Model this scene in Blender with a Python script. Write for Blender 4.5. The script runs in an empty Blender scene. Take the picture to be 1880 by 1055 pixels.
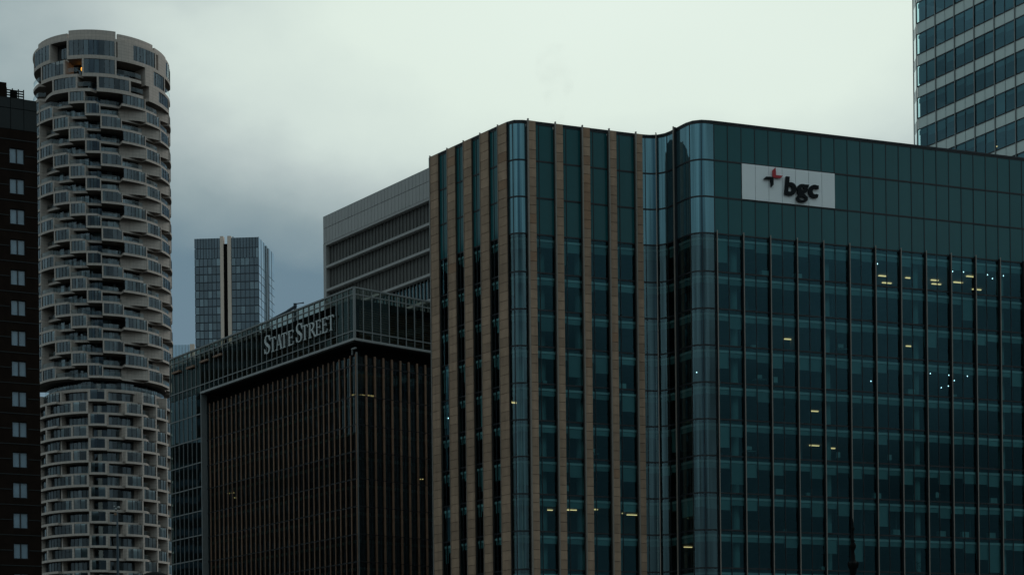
import bpy, math, random
from mathutils import Vector
R = math.radians
random.seed(7)
SC = bpy.context.scene
COL = SC.collection

# ------------------------------------------------------------------ camera
F_, CX, HY, LEAN, EYE = 3200.0, 940.0, 1355.0, 0.011, 2.0
cam = bpy.data.cameras.new("camera")
cam.sensor_width = 36.0
cam.lens = F_ / 1880.0 * 36.0
cam.shift_y = (HY - 527.5) / 1880.0
cam.clip_start = 1.0
cam.clip_end = 6000.0
camo = bpy.data.objects.new("camera", cam)
camo.location = (0, 0, EYE)
from mathutils import Euler, Matrix
camo.rotation_euler = (Matrix.Rotation(R(90), 4, 'X') @ Matrix.Rotation(-math.atan(LEAN), 4, 'Z')).to_euler()
COL.objects.link(camo)
SC.camera = camo

def un(px, py, d):
    """photo position + distance -> world point"""
    dx, dy = px - CX, py - HY
    x, y = dx - LEAN * dy, LEAN * dx + dy
    return (x / F_ * d, d, EYE - y / F_ * d)
def proj(p):
    x, y = p[0] / p[1] * F_, -(p[2] - EYE) / p[1] * F_
    return (CX + x + LEAN * y, HY + y - LEAN * x)
def depth_at(px, py, z):
    """distance at which a point seen there stands z metres above the ground"""
    dx, dy = px - CX, py - HY
    return (z - EYE) * F_ / -(LEAN * dx + dy)
def plan(px, py, z):
    p = un(px, py, depth_at(px, py, z))
    return (p[0], p[1])

# ------------------------------------------------------------------ world
SUN_EL, SUN_AZ = 38.0, 62.0          # azimuth measured from +Y towards +X
w = bpy.data.worlds.new("World")
SC.world = w
w.use_nodes = True
nt = w.node_tree
nt.nodes.clear()
N = nt.nodes.new
L = nt.links.new
def mth(op, a, b=None, c=None, clamp=False, tree=None):
    t = tree or nt
    n = t.nodes.new("ShaderNodeMath"); n.operation = op; n.use_clamp = clamp
    for i, v in enumerate((a, b, c)):
        if v is None: continue
        if isinstance(v, (int, float)): n.inputs[i].default_value = v
        else: t.links.new(v, n.inputs[i])
    return n.outputs[0]
tc = N("ShaderNodeTexCoord")
nrm = N("ShaderNodeVectorMath"); nrm.operation = 'NORMALIZE'; L(tc.outputs['Generated'], nrm.inputs[0])
sep = N("ShaderNodeSeparateXYZ"); L(nrm.outputs[0], sep.inputs[0])
noi = N("ShaderNodeTexNoise"); noi.inputs['Scale'].default_value = 3.2; noi.inputs['Detail'].default_value = 4; noi.inputs['Roughness'].default_value = .5
mpn = N("ShaderNodeMapping"); mpn.inputs['Scale'].default_value = (1, 1, 1.6); mpn.inputs['Location'].default_value = (.7, .2, .45)
L(nrm.outputs[0], mpn.inputs[0]); L(mpn.outputs[0], noi.inputs['Vector'])
noi2 = N("ShaderNodeTexNoise"); noi2.inputs['Scale'].default_value = 11; noi2.inputs['Detail'].default_value = 5; noi2.inputs['Roughness'].default_value = .55
L(mpn.outputs[0], noi2.inputs['Vector'])
# bright gap in the overcast ahead and high up, wide and flat; ragged by noise
inv = mth('DIVIDE', 1.0, mth('MAXIMUM', sep.outputs['Y'], .22))
uu = mth('MULTIPLY', sep.outputs['X'], inv); vv = mth('MULTIPLY', sep.outputs['Z'], inv)
du = mth('DIVIDE', mth('SUBTRACT', uu, (1150 - 930) / F_), .281)
below = mth('DIVIDE', mth('MAXIMUM', mth('SUBTRACT', .439, vv), 0.0), .125)
above = mth('DIVIDE', mth('MAXIMUM', mth('SUBTRACT', vv, .439), 0.0), .60)
dd_ = mth('SQRT', mth('ADD', mth('POWER', du, 2.0), mth('ADD', mth('POWER', below, 2.0), mth('POWER', above, 2.0))))
wob = mth('MULTIPLY', mth('SUBTRACT', noi.outputs[0], .5), .85)
wob2 = mth('MULTIPLY', mth('SUBTRACT', noi2.outputs[0], .5), .34)
a2 = mth('ADD', mth('ADD', dd_, wob), wob2)
fr = mth('DIVIDE', a2, 6.0, clamp=True)
ramp = N("ShaderNodeValToRGB"); L(fr, ramp.inputs[0])
CLOUD = [(0, (.82, .93, .84)), (.55, (.78, .89, .80)), (.8, (.66, .76, .71)), (.97, (.50, .585, .575)),
         (1.2, (.29, .375, .395)), (1.45, (.15, .235, .29)), (1.9, (.145, .225, .285)), (3.0, (.22, .31, .35)), (6.0, (.39, .51, .545))]
cr = ramp.color_ramp
while len(cr.elements) < len(CLOUD): cr.elements.new(.5)
for e, (a, c) in zip(cr.elements, CLOUD):
    e.position = a / 6.0; e.color = (*c, 1)
# overcast sky: darker towards the horizon
hz = N("ShaderNodeMapRange"); L(sep.outputs['Z'], hz.inputs[0])
hz.inputs[1].default_value = 0.0; hz.inputs[2].default_value = .42; hz.inputs[3].default_value = .22; hz.inputs[4].default_value = 1.0
vn = N("ShaderNodeTexNoise"); vn.inputs['Scale'].default_value = 4.5; vn.inputs['Detail'].default_value = 3
mp3 = N("ShaderNodeMapping"); mp3.inputs['Scale'].default_value = (1, 1, 2.2); L(nrm.outputs[0], mp3.inputs[0]); L(mp3.outputs[0], vn.inputs['Vector'])
hzv = mth('MULTIPLY', hz.outputs[0], mth('MULTIPLY_ADD', mth('SUBTRACT', vn.outputs[0], .5), 3.0, 1.05))
front = N("ShaderNodeMapRange"); L(sep.outputs['Y'], front.inputs[0])
front.inputs[1].default_value = .45; front.inputs[2].default_value = .75; front.inputs[3].default_value = 0; front.inputs[4].default_value = 1
hmix = N("ShaderNodeMix"); hmix.data_type = 'FLOAT'; L(front.outputs[0], hmix.inputs[0]); L(hzv, hmix.inputs[2]); hmix.inputs[3].default_value = 1
bgc_ = N("ShaderNodeBackground"); L(ramp.outputs[0], bgc_.inputs[0]); L(hmix.outputs[0], bgc_.inputs[1])
sky = N("ShaderNodeTexSky"); sky.sky_type = 'NISHITA'; sky.sun_disc = False
sky.sun_elevation = R(SUN_EL); sky.sun_rotation = R(SUN_AZ)
bgs = N("ShaderNodeBackground"); L(sky.outputs[0], bgs.inputs[0]); bgs.inputs[1].default_value = .05
mx = N("ShaderNodeMixShader"); mx.inputs[0].default_value = .94; L(bgs.outputs[0], mx.inputs[1]); L(bgc_.outputs[0], mx.inputs[2])
out = N("ShaderNodeOutputWorld"); L(mx.outputs[0], out.inputs[0])

sl = bpy.data.lights.new("sun", 'SUN'); sl.energy = .5; sl.angle = R(25); sl.color = (1, .96, .9)
so = bpy.data.objects.new("sun", sl)
sd = Vector((math.sin(R(SUN_AZ)) * math.cos(R(SUN_EL)), math.cos(R(SUN_AZ)) * math.cos(R(SUN_EL)), math.sin(R(SUN_EL))))
so.rotation_euler = sd.to_track_quat('Z', 'Y').to_euler()
COL.objects.link(so)

SC.view_settings.view_transform = 'Standard'
SC.view_settings.look = 'None'
SC.view_settings.exposure = 0.0
SC.view_settings.gamma = 1.0
SC.render.engine = 'CYCLES'
SC.cycles.max_bounces = 6
SC.cycles.diffuse_bounces = 2
SC.cycles.glossy_bounces = 3
SC.cycles.transparent_max_bounces = 12
SC.cycles.caustics_reflective = False
SC.cycles.use_denoising = True

# ------------------------------------------------------------------ materials
MATS = {}
def new_mat(name):
    m = bpy.data.materials.new(name); m.use_nodes = True
    m.node_tree.nodes.clear(); MATS[name] = m
    return m, m.node_tree
def coord(t, scale, rnd=False):
    c = t.nodes.new("ShaderNodeTexCoord"); mp = t.nodes.new("ShaderNodeMapping")
    mp.inputs['Scale'].default_value = scale if isinstance(scale, tuple) else (scale,) * 3
    t.links.new(c.outputs['Object'], mp.inputs[0])
    return mp.outputs[0]
def matte(name, col, rough=.8, var=.12, nscale=1.0, island=0.0, metal=0.0, bump=0.0, spec=.4, streak=0.0, tile=None):
    """weathered surface: noise dirt, vertical streaks, per-piece tone, optional panel joints"""
    m, t = new_mat(name)
    p = t.nodes.new("ShaderNodeBsdfPrincipled"); o = t.nodes.new("ShaderNodeOutputMaterial")
    t.links.new(p.outputs[0], o.inputs[0])
    p.inputs['Roughness'].default_value = rough; p.inputs['Metallic'].default_value = metal
    p.inputs['Specular IOR Level'].default_value = spec
    n = t.nodes.new("ShaderNodeTexNoise"); n.inputs['Scale'].default_value = nscale; n.inputs['Detail'].default_value = 6
    t.links.new(coord(t, 1.0), n.inputs['Vector'])
    k = mth('MULTIPLY_ADD', mth('SUBTRACT', n.outputs[0], .5, tree=t), var * 4, 1.0, tree=t)
    if streak:
        s = t.nodes.new("ShaderNodeTexNoise"); s.inputs['Scale'].default_value = 1; s.inputs['Detail'].default_value = 4
        t.links.new(coord(t, (2.2, 2.2, .12)), s.inputs['Vector'])
        k = mth('MULTIPLY', k, mth('MULTIPLY_ADD', mth('SUBTRACT', s.outputs[0], .5, tree=t), streak * 4, 1.0, tree=t), tree=t)
    if island:
        g = t.nodes.new("ShaderNodeNewGeometry")
        k = mth('MULTIPLY', k, mth('MULTIPLY_ADD', mth('SUBTRACT', g.outputs['Random Per Island'], .5, tree=t), island * 2, 1.0, tree=t), tree=t)
    if tile:
        c = t.nodes.new("ShaderNodeTexCoord"); sp = t.nodes.new("ShaderNodeSeparateXYZ"); t.links.new(c.outputs['Object'], sp.inputs[0])
        fz = mth('FRACT', mth('DIVIDE', sp.outputs['Z'], tile, tree=t), tree=t)
        jz = mth('MULTIPLY_ADD', mth('LESS_THAN', fz, .09, tree=t), -.30, 1.0, tree=t)
        fx = mth('FRACT', mth('DIVIDE', mth('ADD', sp.outputs['X'], mth('MULTIPLY', sp.outputs['Y'], .31, tree=t), tree=t), tile * 1.2, tree=t), tree=t)
        jx = mth('MULTIPLY_ADD', mth('LESS_THAN', fx, .08, tree=t), -.22, 1.0, tree=t)
        k = mth('MULTIPLY', k, mth('MULTIPLY', jz, jx, tree=t), tree=t)
    v = t.nodes.new("ShaderNodeVectorMath"); v.operation = 'SCALE'; v.inputs[0].default_value = col
    t.links.new(k, v.inputs['Scale']); t.links.new(v.outputs[0], p.inputs['Base Color'])
    if bump:
        bn = t.nodes.new("ShaderNodeBump"); bn.inputs['Strength'].default_value = bump; bn.inputs['Distance'].default_value = .05
        n2 = t.nodes.new("ShaderNodeTexNoise"); n2.inputs['Scale'].default_value = 4; t.links.new(coord(t, 1.0), n2.inputs['Vector'])
        t.links.new(n2.outputs[0], bn.inputs['Height']); t.links.new(bn.outputs[0], p.inputs['Normal'])
    return m
def glass(name, tint, refl=(.34, .62, .74), ior=1.5, wavy=.006, rough=.015, var=.25):
    """architectural glass: tinted see-through + fresnel mirror; each pane slightly different"""
    m, t = new_mat(name)
    o = t.nodes.new("ShaderNodeOutputMaterial"); mix = t.nodes.new("ShaderNodeMixShader")
    tr = t.nodes.new("ShaderNodeBsdfTransparent"); gl = t.nodes.new("ShaderNodeBsdfGlossy"); fr = t.nodes.new("ShaderNodeFresnel")
    gl.inputs['Color'].default_value = (*refl, 1); gl.inputs['Roughness'].default_value = rough
    g = t.nodes.new("ShaderNodeNewGeometry")
    k = mth('MULTIPLY_ADD', mth('SUBTRACT', g.outputs['Random Per Island'], .5, tree=t), var, 1.0, tree=t)
    v = t.nodes.new("ShaderNodeVectorMath"); v.operation = 'SCALE'; v.inputs[0].default_value = tint
    t.links.new(k, v.inputs['Scale']); t.links.new(v.outputs[0], tr.inputs['Color'])
    fr.inputs['IOR'].default_value = ior
    n = t.nodes.new("ShaderNodeTexNoise"); n.inputs['Scale'].default_value = .35; n.inputs['Detail'].default_value = 2
    t.links.new(coord(t, (1, 1, .4)), n.inputs['Vector'])
    bn = t.nodes.new("ShaderNodeBump"); bn.inputs['Strength'].default_value = 1; bn.inputs['Distance'].default_value = wavy
    t.links.new(n.outputs[0], bn.inputs['Height']); t.links.new(bn.outputs[0], gl.inputs['Normal'])
    t.links.new(fr.outputs[0], mix.inputs[0]); t.links.new(tr.outputs[0], mix.inputs[1]); t.links.new(gl.outputs[0], mix.inputs[2])
    t.links.new(mix.outputs[0], o.inputs[0])
    return m
def emit(name, col, s):
    m, t = new_mat(name)
    e = t.nodes.new("ShaderNodeEmission"); o = t.nodes.new("ShaderNodeOutputMaterial")
    e.inputs[0].default_value = (*col, 1); e.inputs[1].default_value = s; t.links.new(e.outputs[0], o.inputs[0])
    return m

M = dict(
    stone=matte("brown_stone", (.355, .235, .158), .85, .13, 1.4, island=.14, bump=.4, streak=.14),
    rust_stone=matte("rusty_stone", (.33, .195, .12), .85, .14, 1.4, island=.1, bump=.4),
    joint=matte("stone_joint", (.05, .045, .04), .9, .1),
    teal=matte("teal_back_painted_glass", (.017, .104, .112), .10, .05, .3, island=.12, spec=.24, streak=.04),
    frame=matte("black_frame", (.012, .015, .018), .5, .1),
    nose=matte("bronze_fin_edge", (.27, .23, .195), .45, .1, metal=.2),
    trim=matte("pale_metal_trim", (.34, .34, .33), .45, .1, metal=.3),
    bandglass=glass("roof_band_glass", (.60, .62, .54), refl=(.30, .46, .48), ior=1.45, wavy=.01),
    glass=glass("office_glass", (.52, .84, .85), refl=(.30, .72, .88), ior=1.56),
    curved=glass("curved_office_glass", (.55, .84, .83), refl=(.46, .74, .82), ior=2.25, wavy=.02),
    curvteal=matte("curved_teal_panel", (.115, .235, .275), .06, .05, .3, island=.06, metal=.75, spec=.6),
    ceil=matte("ceiling", (.30, .32, .32), .9, .08),
    ledge=matte("ceiling_edge", (.9, .84, .82), .7, .05),
    bulk=matte("bulkhead", (.52, .60, .58), .8, .06),
    blind=matte("blind_fabric", (.36, .44, .43), .9, .05, island=.20),
    inner=matte("interior_wall", (.16, .18, .19), .9, .3, .3),
    carpet=matte("interior_floor", (.09, .095, .10), .95, .1),
    conc=matte("concrete", (.30, .29, .28), .9, .12, .5),
    white=matte("white_sign_panel", (.86, .88, .87), .35, .03, .5, island=.03),
    black=matte("black_sign_paint", (.008, .010, .012), .6, .05, spec=.12),
    red=matte("red_sign_paint", (.42, .008, .014), .35, .05),
    letter=matte("silver_letter", (.56, .59, .58), .4, .05, metal=.1),
    steel=matte("grey_mullion", (.22, .23, .225), .5, .1, metal=.2),
    louver=matte("dark_louver", (.20, .15, .11), .6, .25, 1.5, island=.2),
    tealleaf=matte("house_plant_leaf", (.05, .10, .05), .6, .2),
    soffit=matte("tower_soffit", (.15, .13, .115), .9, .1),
    farline=matte("distant_navy_spandrel", (.014, .026, .038), .3, .1),
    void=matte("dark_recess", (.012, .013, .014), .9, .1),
    bronze=matte("bronze_fin", (.235, .135, .085), .6, .14, 1.0, island=.22, streak=.05),
    ssglass=glass("green_office_glass", (.30, .44, .40), refl=(.42, .66, .76), ior=1.85, wavy=.01),
    cream=matte("cream_tile_cladding", (.50, .425, .37), .75, .08, .8, island=.05, bump=.2, streak=.05, tile=.85),
    resglass=glass("apartment_glass", (.60, .68, .70), refl=(.8, .92, 1), ior=1.9, wavy=.03, var=.5),
    balglass=glass("balcony_glass", (.66, .74, .75), refl=(.8, .9, .95), ior=1.6, wavy=.02),
    curtain=matte("curtain", (.62, .66, .65), .95, .12, 1.0, island=.3),
    room=matte("room_wall", (.085, .085, .085), .95, .3, .25, island=.4),
    greypan=matte("grey_fascia_panel", (.36, .35, .335), .6, .05, .5, island=.06, streak=.05),
    greybar=matte("grey_spandrel_bar", (.34, .33, .315), .6, .06),
    fingrey=matte("grey_screen_fin", (.125, .122, .114), .7, .1, .5, island=.12, spec=.15),
    ribglass=glass("ribbed_glass", (.35, .42, .42), ior=1.8),
    palespan=matte("pale_spandrel_glass", (.52, .60, .57), .25, .05, .6, island=.08),
    tower_glass=glass("tower_glass", (.50, .78, .82), refl=(.42, .80, .95), ior=2.0, wavy=.01, var=.5),
    farglass=matte("distant_glass", (.105, .155, .19), .10, .1, .25, island=.16, spec=.7),
    farcurtain=matte("distant_window_blind", (.22, .295, .335), .5, .1, .5, island=.4),
    farside=matte("distant_pale_side_glass", (.86, .96, 1.0), .06, .1, .3, island=.12, metal=.9),
    farpier=matte("cream_concrete_pier", (.74, .60, .50), .8, .05, .5, streak=.06),
    darkbrick=matte("black_brown_brick", (.016, .0105, .008), .95, .2, .9, streak=.1, spec=.05),
    darkpan=matte("black_zinc_panel", (.008, .0115, .0115), .7, .1, .5, island=.15),
    paleglass=matte("pale_blue_window", (.20, .28, .34), .12, .16, .9, island=.3, spec=.7),  # pale blue pane colour, tone varying from pane to pane
    ground=matte("paving", (.055, .055, .052), .9, .2, .2),
    asphalt=matte("asphalt", (.05, .05, .05), .95, .2, 1.0),
    iron=matte("black_iron", (.004, .005, .005), .8, .1, spec=.08),
    blue=matte("painted_column", (.03, .05, .065), .5, .1),
    crane=matte("dark_crane_paint", (.03, .045, .06), .5, .1),
    warm=emit("warm_light", (1, .60, .27), 1.15),
    warmdim=emit("dim_warm_light", (1, .60, .26), .55),
    cool=emit("cool_light", (.72, .9, 1), 3.5),
    amber=emit("amber_lamp", (1, .42, .05), 1.8),
)

# ------------------------------------------------------------------ mesh helpers
class MB:
    def __init__(s): s.v = []; s.f = []; s.m = []; s.sm = []; s.ml = []
    def mi(s, m):
        m = M[m] if isinstance(m, str) else m
        if m not in s.ml: s.ml.append(m)
        return s.ml.index(m)
    def poly(s, pts, m, smooth=False):
        i = len(s.v); s.v += [tuple(p) for p in pts]
        s.f.append(tuple(range(i, i + len(pts)))); s.m.append(s.mi(m)); s.sm.append(smooth)
    def hexa(s, p, m, smooth=False):
        """p: 8 points, bottom ring 0-3 then top ring 4-7"""
        i = len(s.v); s.v += [tuple(q) for q in p]; k = s.mi(m)
        for f in ((3, 2, 1, 0), (4, 5, 6, 7), (0, 1, 5, 4), (1, 2, 6, 5), (2, 3, 7, 6), (3, 0, 4, 7)):
            s.f.append(tuple(i + a for a in f)); s.m.append(k); s.sm.append(smooth)
    def box(s, x0, x1, y0, y1, z0, z1, m):
        s.hexa([(x0, y0, z0), (x1, y0, z0), (x1, y1, z0), (x0, y1, z0), (x0, y0, z1), (x1, y0, z1), (x1, y1, z1), (x0, y1, z1)], m)
    def strip(s, rows, m, smooth=False):
        """rows: list of equal-length point lists, joined by quads sharing vertices"""
        i = len(s.v); n = len(rows[0]); k = s.mi(m)
        for r in rows: s.v += [tuple(p) for p in r]
        for a in range(len(rows) - 1):
            for c in range(n - 1):
                q = i + a * n + c
                s.f.append((q, q + 1, q + n + 1, q + n)); s.m.append(k); s.sm.append(smooth)
    def lathe(s, c, prof, m, seg=12, smooth=True):
        rows = []
        for r, z in prof:
            rows.append([(c[0] + r * math.cos(2 * math.pi * j / seg), c[1] + r * math.sin(2 * math.pi * j / seg), c[2] + z) for j in range(seg + 1)])
        s.strip(rows, m, smooth)
    def tube(s, a, b2, r, m, seg=8, r2=None):
        a, b2 = Vector(a), Vector(b2); d = (b2 - a).normalized()
        u = d.orthogonal().normalized(); v = d.cross(u); r2 = r if r2 is None else r2
        rows = []
        for p, q in ((a, .001), (a, r), (b2, r2), (b2, .001)):
            rows.append([p + (u * math.cos(2 * math.pi * j / seg) + v * math.sin(2 * math.pi * j / seg)) * q for j in range(seg + 1)])
        s.strip(rows, m, False)
    def merge(s, o):
        i = len(s.v); s.v += o.v
        mp = [s.mi(m) for m in o.ml]
        s.f += [tuple(i + a for a in f) for f in o.f]; s.m += [mp[k] for k in o.m]; s.sm += o.sm
    def score(s):
        xs, ys = [], []
        for p in s.v[::max(1, len(s.v) // 24)]:
            if p[1] < 5: continue
            q = proj(p); xs.append(q[0]); ys.append(q[1])
        if not xs: return 0
        a = max(0, min(1880, max(xs)) - max(0, min(xs))); c = max(0, min(1055, max(ys)) - max(0, min(ys)))
        return a * c
    def build(s, name, parent=None, org=None):
        me = bpy.data.meshes.new(name)
        ox, oy, oz = (parent.location if parent and parent.type == 'EMPTY' and org is None else (org or (0, 0, 0)))
        me.from_pydata([(x - ox, y - oy, z - oz) for x, y, z in s.v], [], s.f)
        for m in s.ml: me.materials.append(m)
        me.polygons.foreach_set('material_index', s.m)
        me.polygons.foreach_set('use_smooth', s.sm)
        me.update()
        o = bpy.data.objects.new(name, me); COL.objects.link(o)
        if parent: o.parent = parent
        if org is not None and parent is None: o.location = org
        return o

def tag(o, label, cat, group=None):
    o["label"] = label; o["category"] = cat
    if group: o["group"] = group
    return o

class Thing:
    """top-level object: an Empty with parts; at most 100 of one part stay single, the rest is one 'stuff' part"""
    def __init__(s, name, label, cat, loc=(0, 0, 0), group=None):
        s.e = bpy.data.objects.new(name, None); s.e.location = loc; s.e.empty_display_size = 2
        COL.objects.link(s.e); tag(s.e, label, cat, group); s.parts = {}; s.org = loc
    def add(s, name, mb, subs=(), label=None):
        if mb.f: s.parts.setdefault(name, []).append((mb, list(subs), label))
    def done(s, cap=100):
        subcount = {}
        for name, lst in s.parts.items():
            sc = sorted(((p[0].score(), i) for i, p in enumerate(lst)), reverse=True)
            keep = set(i for _, i in sc[:cap]); rest = MB(); restsub = {}
            for i, (mb, subs, lab) in enumerate(lst):
                if i in keep and (sc[0][0] == 0 or mb.score() > 0 or len(lst) <= 8):
                    o = mb.build(name, s.e, s.org)
                    if lab: o["label"] = lab
                    for sn, sm in subs:
                        if not sm.f: continue
                        if subcount.get(sn, 0) < cap:
                            sm.build(sn, o, s.org)
                            subcount[sn] = subcount.get(sn, 0) + 1
                        else: restsub.setdefault(sn, MB()).merge(sm)
                else:
                    rest.merge(mb)
                    for sn, sm in subs:
                        if sm.f: restsub.setdefault(sn, MB()).merge(sm)
            if rest.f:
                o = rest.build(name, s.e, s.org); o["kind"] = "stuff"
            for sn, sm in restsub.items():
                q = sm.build(sn, o if rest.f else s.e, s.org); q["kind"] = "stuff"
        return s.e

class Path:
    """wall line in plan; s runs left to right as seen by the camera, o is metres out towards the viewer"""
    def __init__(s, pts):
        s.p = [Vector((a[0], a[1])) for a in pts]; s.c = [0.0]
        for a, b2 in zip(s.p, s.p[1:]): s.c.append(s.c[-1] + (b2 - a).length)
        s.len = s.c[-1]
        s.n = []
        for i in range(len(s.p)):
            t = s.p[min(i + 1, len(s.p) - 1)] - s.p[max(i - 1, 0)]
            t.normalize(); s.n.append(Vector((t.y, -t.x)))
    def at(s, q, o=0.0):
        if q <= 0: i = 0
        elif q >= s.len: i = len(s.p) - 2
        else:
            i = 0
            while s.c[i + 1] < q: i += 1
        k = (q - s.c[i]) / (s.c[i + 1] - s.c[i]); kk = min(1, max(0, k))
        p = s.p[i] + (s.p[i + 1] - s.p[i]) * k; n = (s.n[i] * (1 - kk) + s.n[i + 1] * kk).normalized()
        return (p.x + n.x * o, p.y + n.y * o)
    def pt(s, q, o, z):
        x, y = s.at(q, o); return (x, y, z)
    def find(s, px, z, lo=None, hi=None):
        """s of the wall point at height z that stands at photo column px"""
        best = None; n = 600
        lo = -2 if lo is None else lo; hi = s.len + 2 if hi is None else hi
        prev = None
        for i in range(n + 1):
            q = lo + (hi - lo) * i / n; v = proj(s.pt(q, 0, z))[0] - px
            if prev is not None and prev[1] <= 0 <= v:
                return prev[0] + (q - prev[0]) * (-prev[1]) / (v - prev[1] + 1e-9)
            prev = (q, v)
        return None
    def box(s, mb, s0, s1, o0, o1, z0, z1, m, n=1, smooth=False):
        """o0 inner, o1 outer"""
        if n == 1:
            a = [s.pt(s0, o1, z0), s.pt(s1, o1, z0), s.pt(s1, o0, z0), s.pt(s0, o0, z0)]
            mb.hexa(a + [(x, y, z1) for x, y, _ in a], m); return
        ss = [s0 + (s1 - s0) * i / n for i in range(n + 1)]
        mb.strip([[s.pt(q, o1, z) for q in ss] for z in (z0, z1)], m, smooth)
        mb.strip([[s.pt(q, o0, z) for q in ss] for z in (z1, z0)], m)
        mb.strip([[s.pt(q, o, z1) for q in ss] for o in (o1, o0)], m)
        mb.strip([[s.pt(q, o, z0) for q in ss] for o in (o0, o1)], m)
        for q in (s0, s1):
            mb.poly([s.pt(q, o0, z0), s.pt(q, o1, z0), s.pt(q, o1, z1), s.pt(q, o0, z1)], m)
    def sheet(s, mb, s0, s1, o, z0, z1, m, n=1, smooth=False, jit=0.0):
        ss = [s0 + (s1 - s0) * i / n for i in range(n + 1)]
        j = [random.uniform(-jit, jit) for _ in range(3)]
        mb.strip([[s.pt(q, o + j[0] + j[1] * i / n + (j[2] if z == z1 else 0), z) for i, q in enumerate(ss)] for z in (z0, z1)], m, smooth)

def catmull(pts, sub=6):
    out_ = []
    P = [Vector(p) for p in pts]
    for i in range(len(P) - 1):
        p0 = P[i - 1] if i else P[0] * 2 - P[1]; p1 = P[i]; p2 = P[i + 1]; p3 = P[i + 2] if i + 2 < len(P) else P[-1] * 2 - P[-2]
        for k in range(sub):
            t = k / sub
            out_.append(.5 * ((2 * p1) + (p2 - p0) * t + (2 * p0 - 5 * p1 + 4 * p2 - p3) * t * t + (3 * p1 - p0 - 3 * p2 + p3) * t ** 3))
    out_.append(P[-1])
    return out_

def struct(name, mb):
    o = mb.build(name); o["kind"] = "structure"; return o

# ------------------------------------------------------------------ ground
g = MB(); g.poly([(-2500, -1500, 0), (2500, -1500, 0), (2500, 4000, 0), (-2500, 4000, 0)], 'ground'); struct("ground", g)
g = MB(); g.box(-300, 300, 90, 104, -.1, .006, 'asphalt'); struct("road", g)
g = MB(); g.box(-300, 300, 104.01, 109, -.1, .13, 'conc'); struct("pavement", g)


# ================================================================== corner office building with the wavy front
LV = [66.13, 62.15, 58.2, 54.25, 50.15, 46.15, 42.2, 38.2, 34.25, 30.3, 26.3, 22.3, 18.2, 14.2]
LV = [z + EYE for z in LV]
ROOF = LV[0]
BG = Path([(-8.47, 198.8), (-.45, 188.7)] + catmull([(0.1, 188.0), (.75, 187.42), (1.45, 187.25), (2.3, 187.47)], 5)
          + catmull([(14.1, 191.9), (15.3, 192.32), (16.6, 192.45), (17.7, 191.85), (18.45, 190.75), (19.55, 188.85), (20.3, 188.1), (21.3, 187.88), (22.5, 188.2)], 5)
          + [(60, 201.5), (70, 205.05)])
def bs(px): return BG.find(px, ROOF)
wavy = Thing("office_building", "office block with a wavy teal glass front and brown stone ribs on its left half", "building", (22, 200, 0))
S0, S1310, S1875 = 0.0, bs(1310), bs(1875)
PW = (S1875 - S1310) / 24
END = S1875 + 3 * PW
PIERS = [(793, 807), (824, 838), (854, 868), (884.5, 899.5), (917, 932), (965.5, 980), (1015.5, 1030), (1065, 1079.5), (1114, 1128), (1163, 1176)]
ps = [(bs(a), bs(c)) for a, c in PIERS]
ps[0] = (0.08, ps[0][1])
SNIP = LV[-1]
for k, (a, c) in enumerate(ps):
    mb = MB()
    right = k >= 5
    pd = 0.0 if right else -.20
    BG.box(mb, a + .03, c - .03, -.1, .40 + pd, SNIP, ROOF + .05, 'joint')
    z = ROOF + .12
    rows = 4 * (len(LV) - 1)
    for i in range(len(LV) - 1):
        h = (LV[i] - LV[i + 1]) / 4
        for j in range(4):
            z1 = LV[i] - j * h + (.12 if i == j == 0 else 0); z0 = LV[i] - (j + 1) * h + .042
            rust = (k == 7 and i in (0, 1, 2) and random.random() < .4) or random.random() < .012
            jt = random.uniform(-.012, .012)
            BG.box(mb, a + (.13 if right else .07), c, .402 + pd, .50 + pd + jt, z0, z1, 'rust_stone' if rust else 'stone')
    # pale metal nosing along the left edge of the rib
    BG.box(mb, a - .02, a + (.10 if right else .05), .38 + pd, .62 if right else .36, SNIP, ROOF + .3, 'nose')
    wavy.add("stone_rib", mb)
# bays: (s0, s1, list of mullion positions, curved?)
bays = []
for k in range(10):
    if k == 4: continue
    if k < 4: a, c = ps[k][1], ps[k + 1][0]; bays.append((a, c, [a + (c - a) * .36], 0))
    elif k < 9: a, c = ps[k][1], ps[k + 1][0]; bays.append((a, c, [a + (c - a) * .24], 0))
bays.append((ps[4][1], ps[5][0], [bs(941)], 1))
bays.append((ps[9][1], bs(1205), [bs(1184)], 1))
bays.append((bs(1205), bs(1241.5), [bs(1224)], 1))
bays.append((bs(1241.5), bs(1266), [], 1))
bays.append((bs(1266), S1310, [bs(1287)], 1))
for i in range(12):
    bays.append((S1310 + 2 * i * PW, S1310 + 2 * (i + 1) * PW, [S1310 + (2 * i + 1) * PW], 0))
bays.append((S1875, END, [S1875 + PW, S1875 + 2 * PW], 0))
LIGHTS = [(1620, 506), (1628, 519), (1671, 510), (1716, 514), (1719, 521), (1759, 518), (1781, 507), (1748, 531), (1793, 531), (1447, 622), (1672, 635), (1760, 642), (1495, 754),
          (1427, 819), (1495, 817), (1526, 822), (1711, 953), (1722, 953), (1735, 958), (1762, 954), (1776, 965), (1263, 1003), (1307, 1005), (1379, 1008), (1426, 1010),
          (990, 931), (1005, 935), (1040, 935), (1050, 935), (1088, 934), (1137, 941), (1160, 944), (940, 738), (949, 739), (1206, 1015)]
SPOTS = [(1279, 683), (1516, 685), (1515, 694), (1563, 698), (1599, 699), (1708, 685), (1742, 688), (1728, 711), (1741, 708), (1776, 690), (1752, 698),
         (823, 767), (1822, 511), (1611, 484), (1749, 498), (1769, 499), (1813, 504), (1842, 506)]
LIT = []
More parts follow.
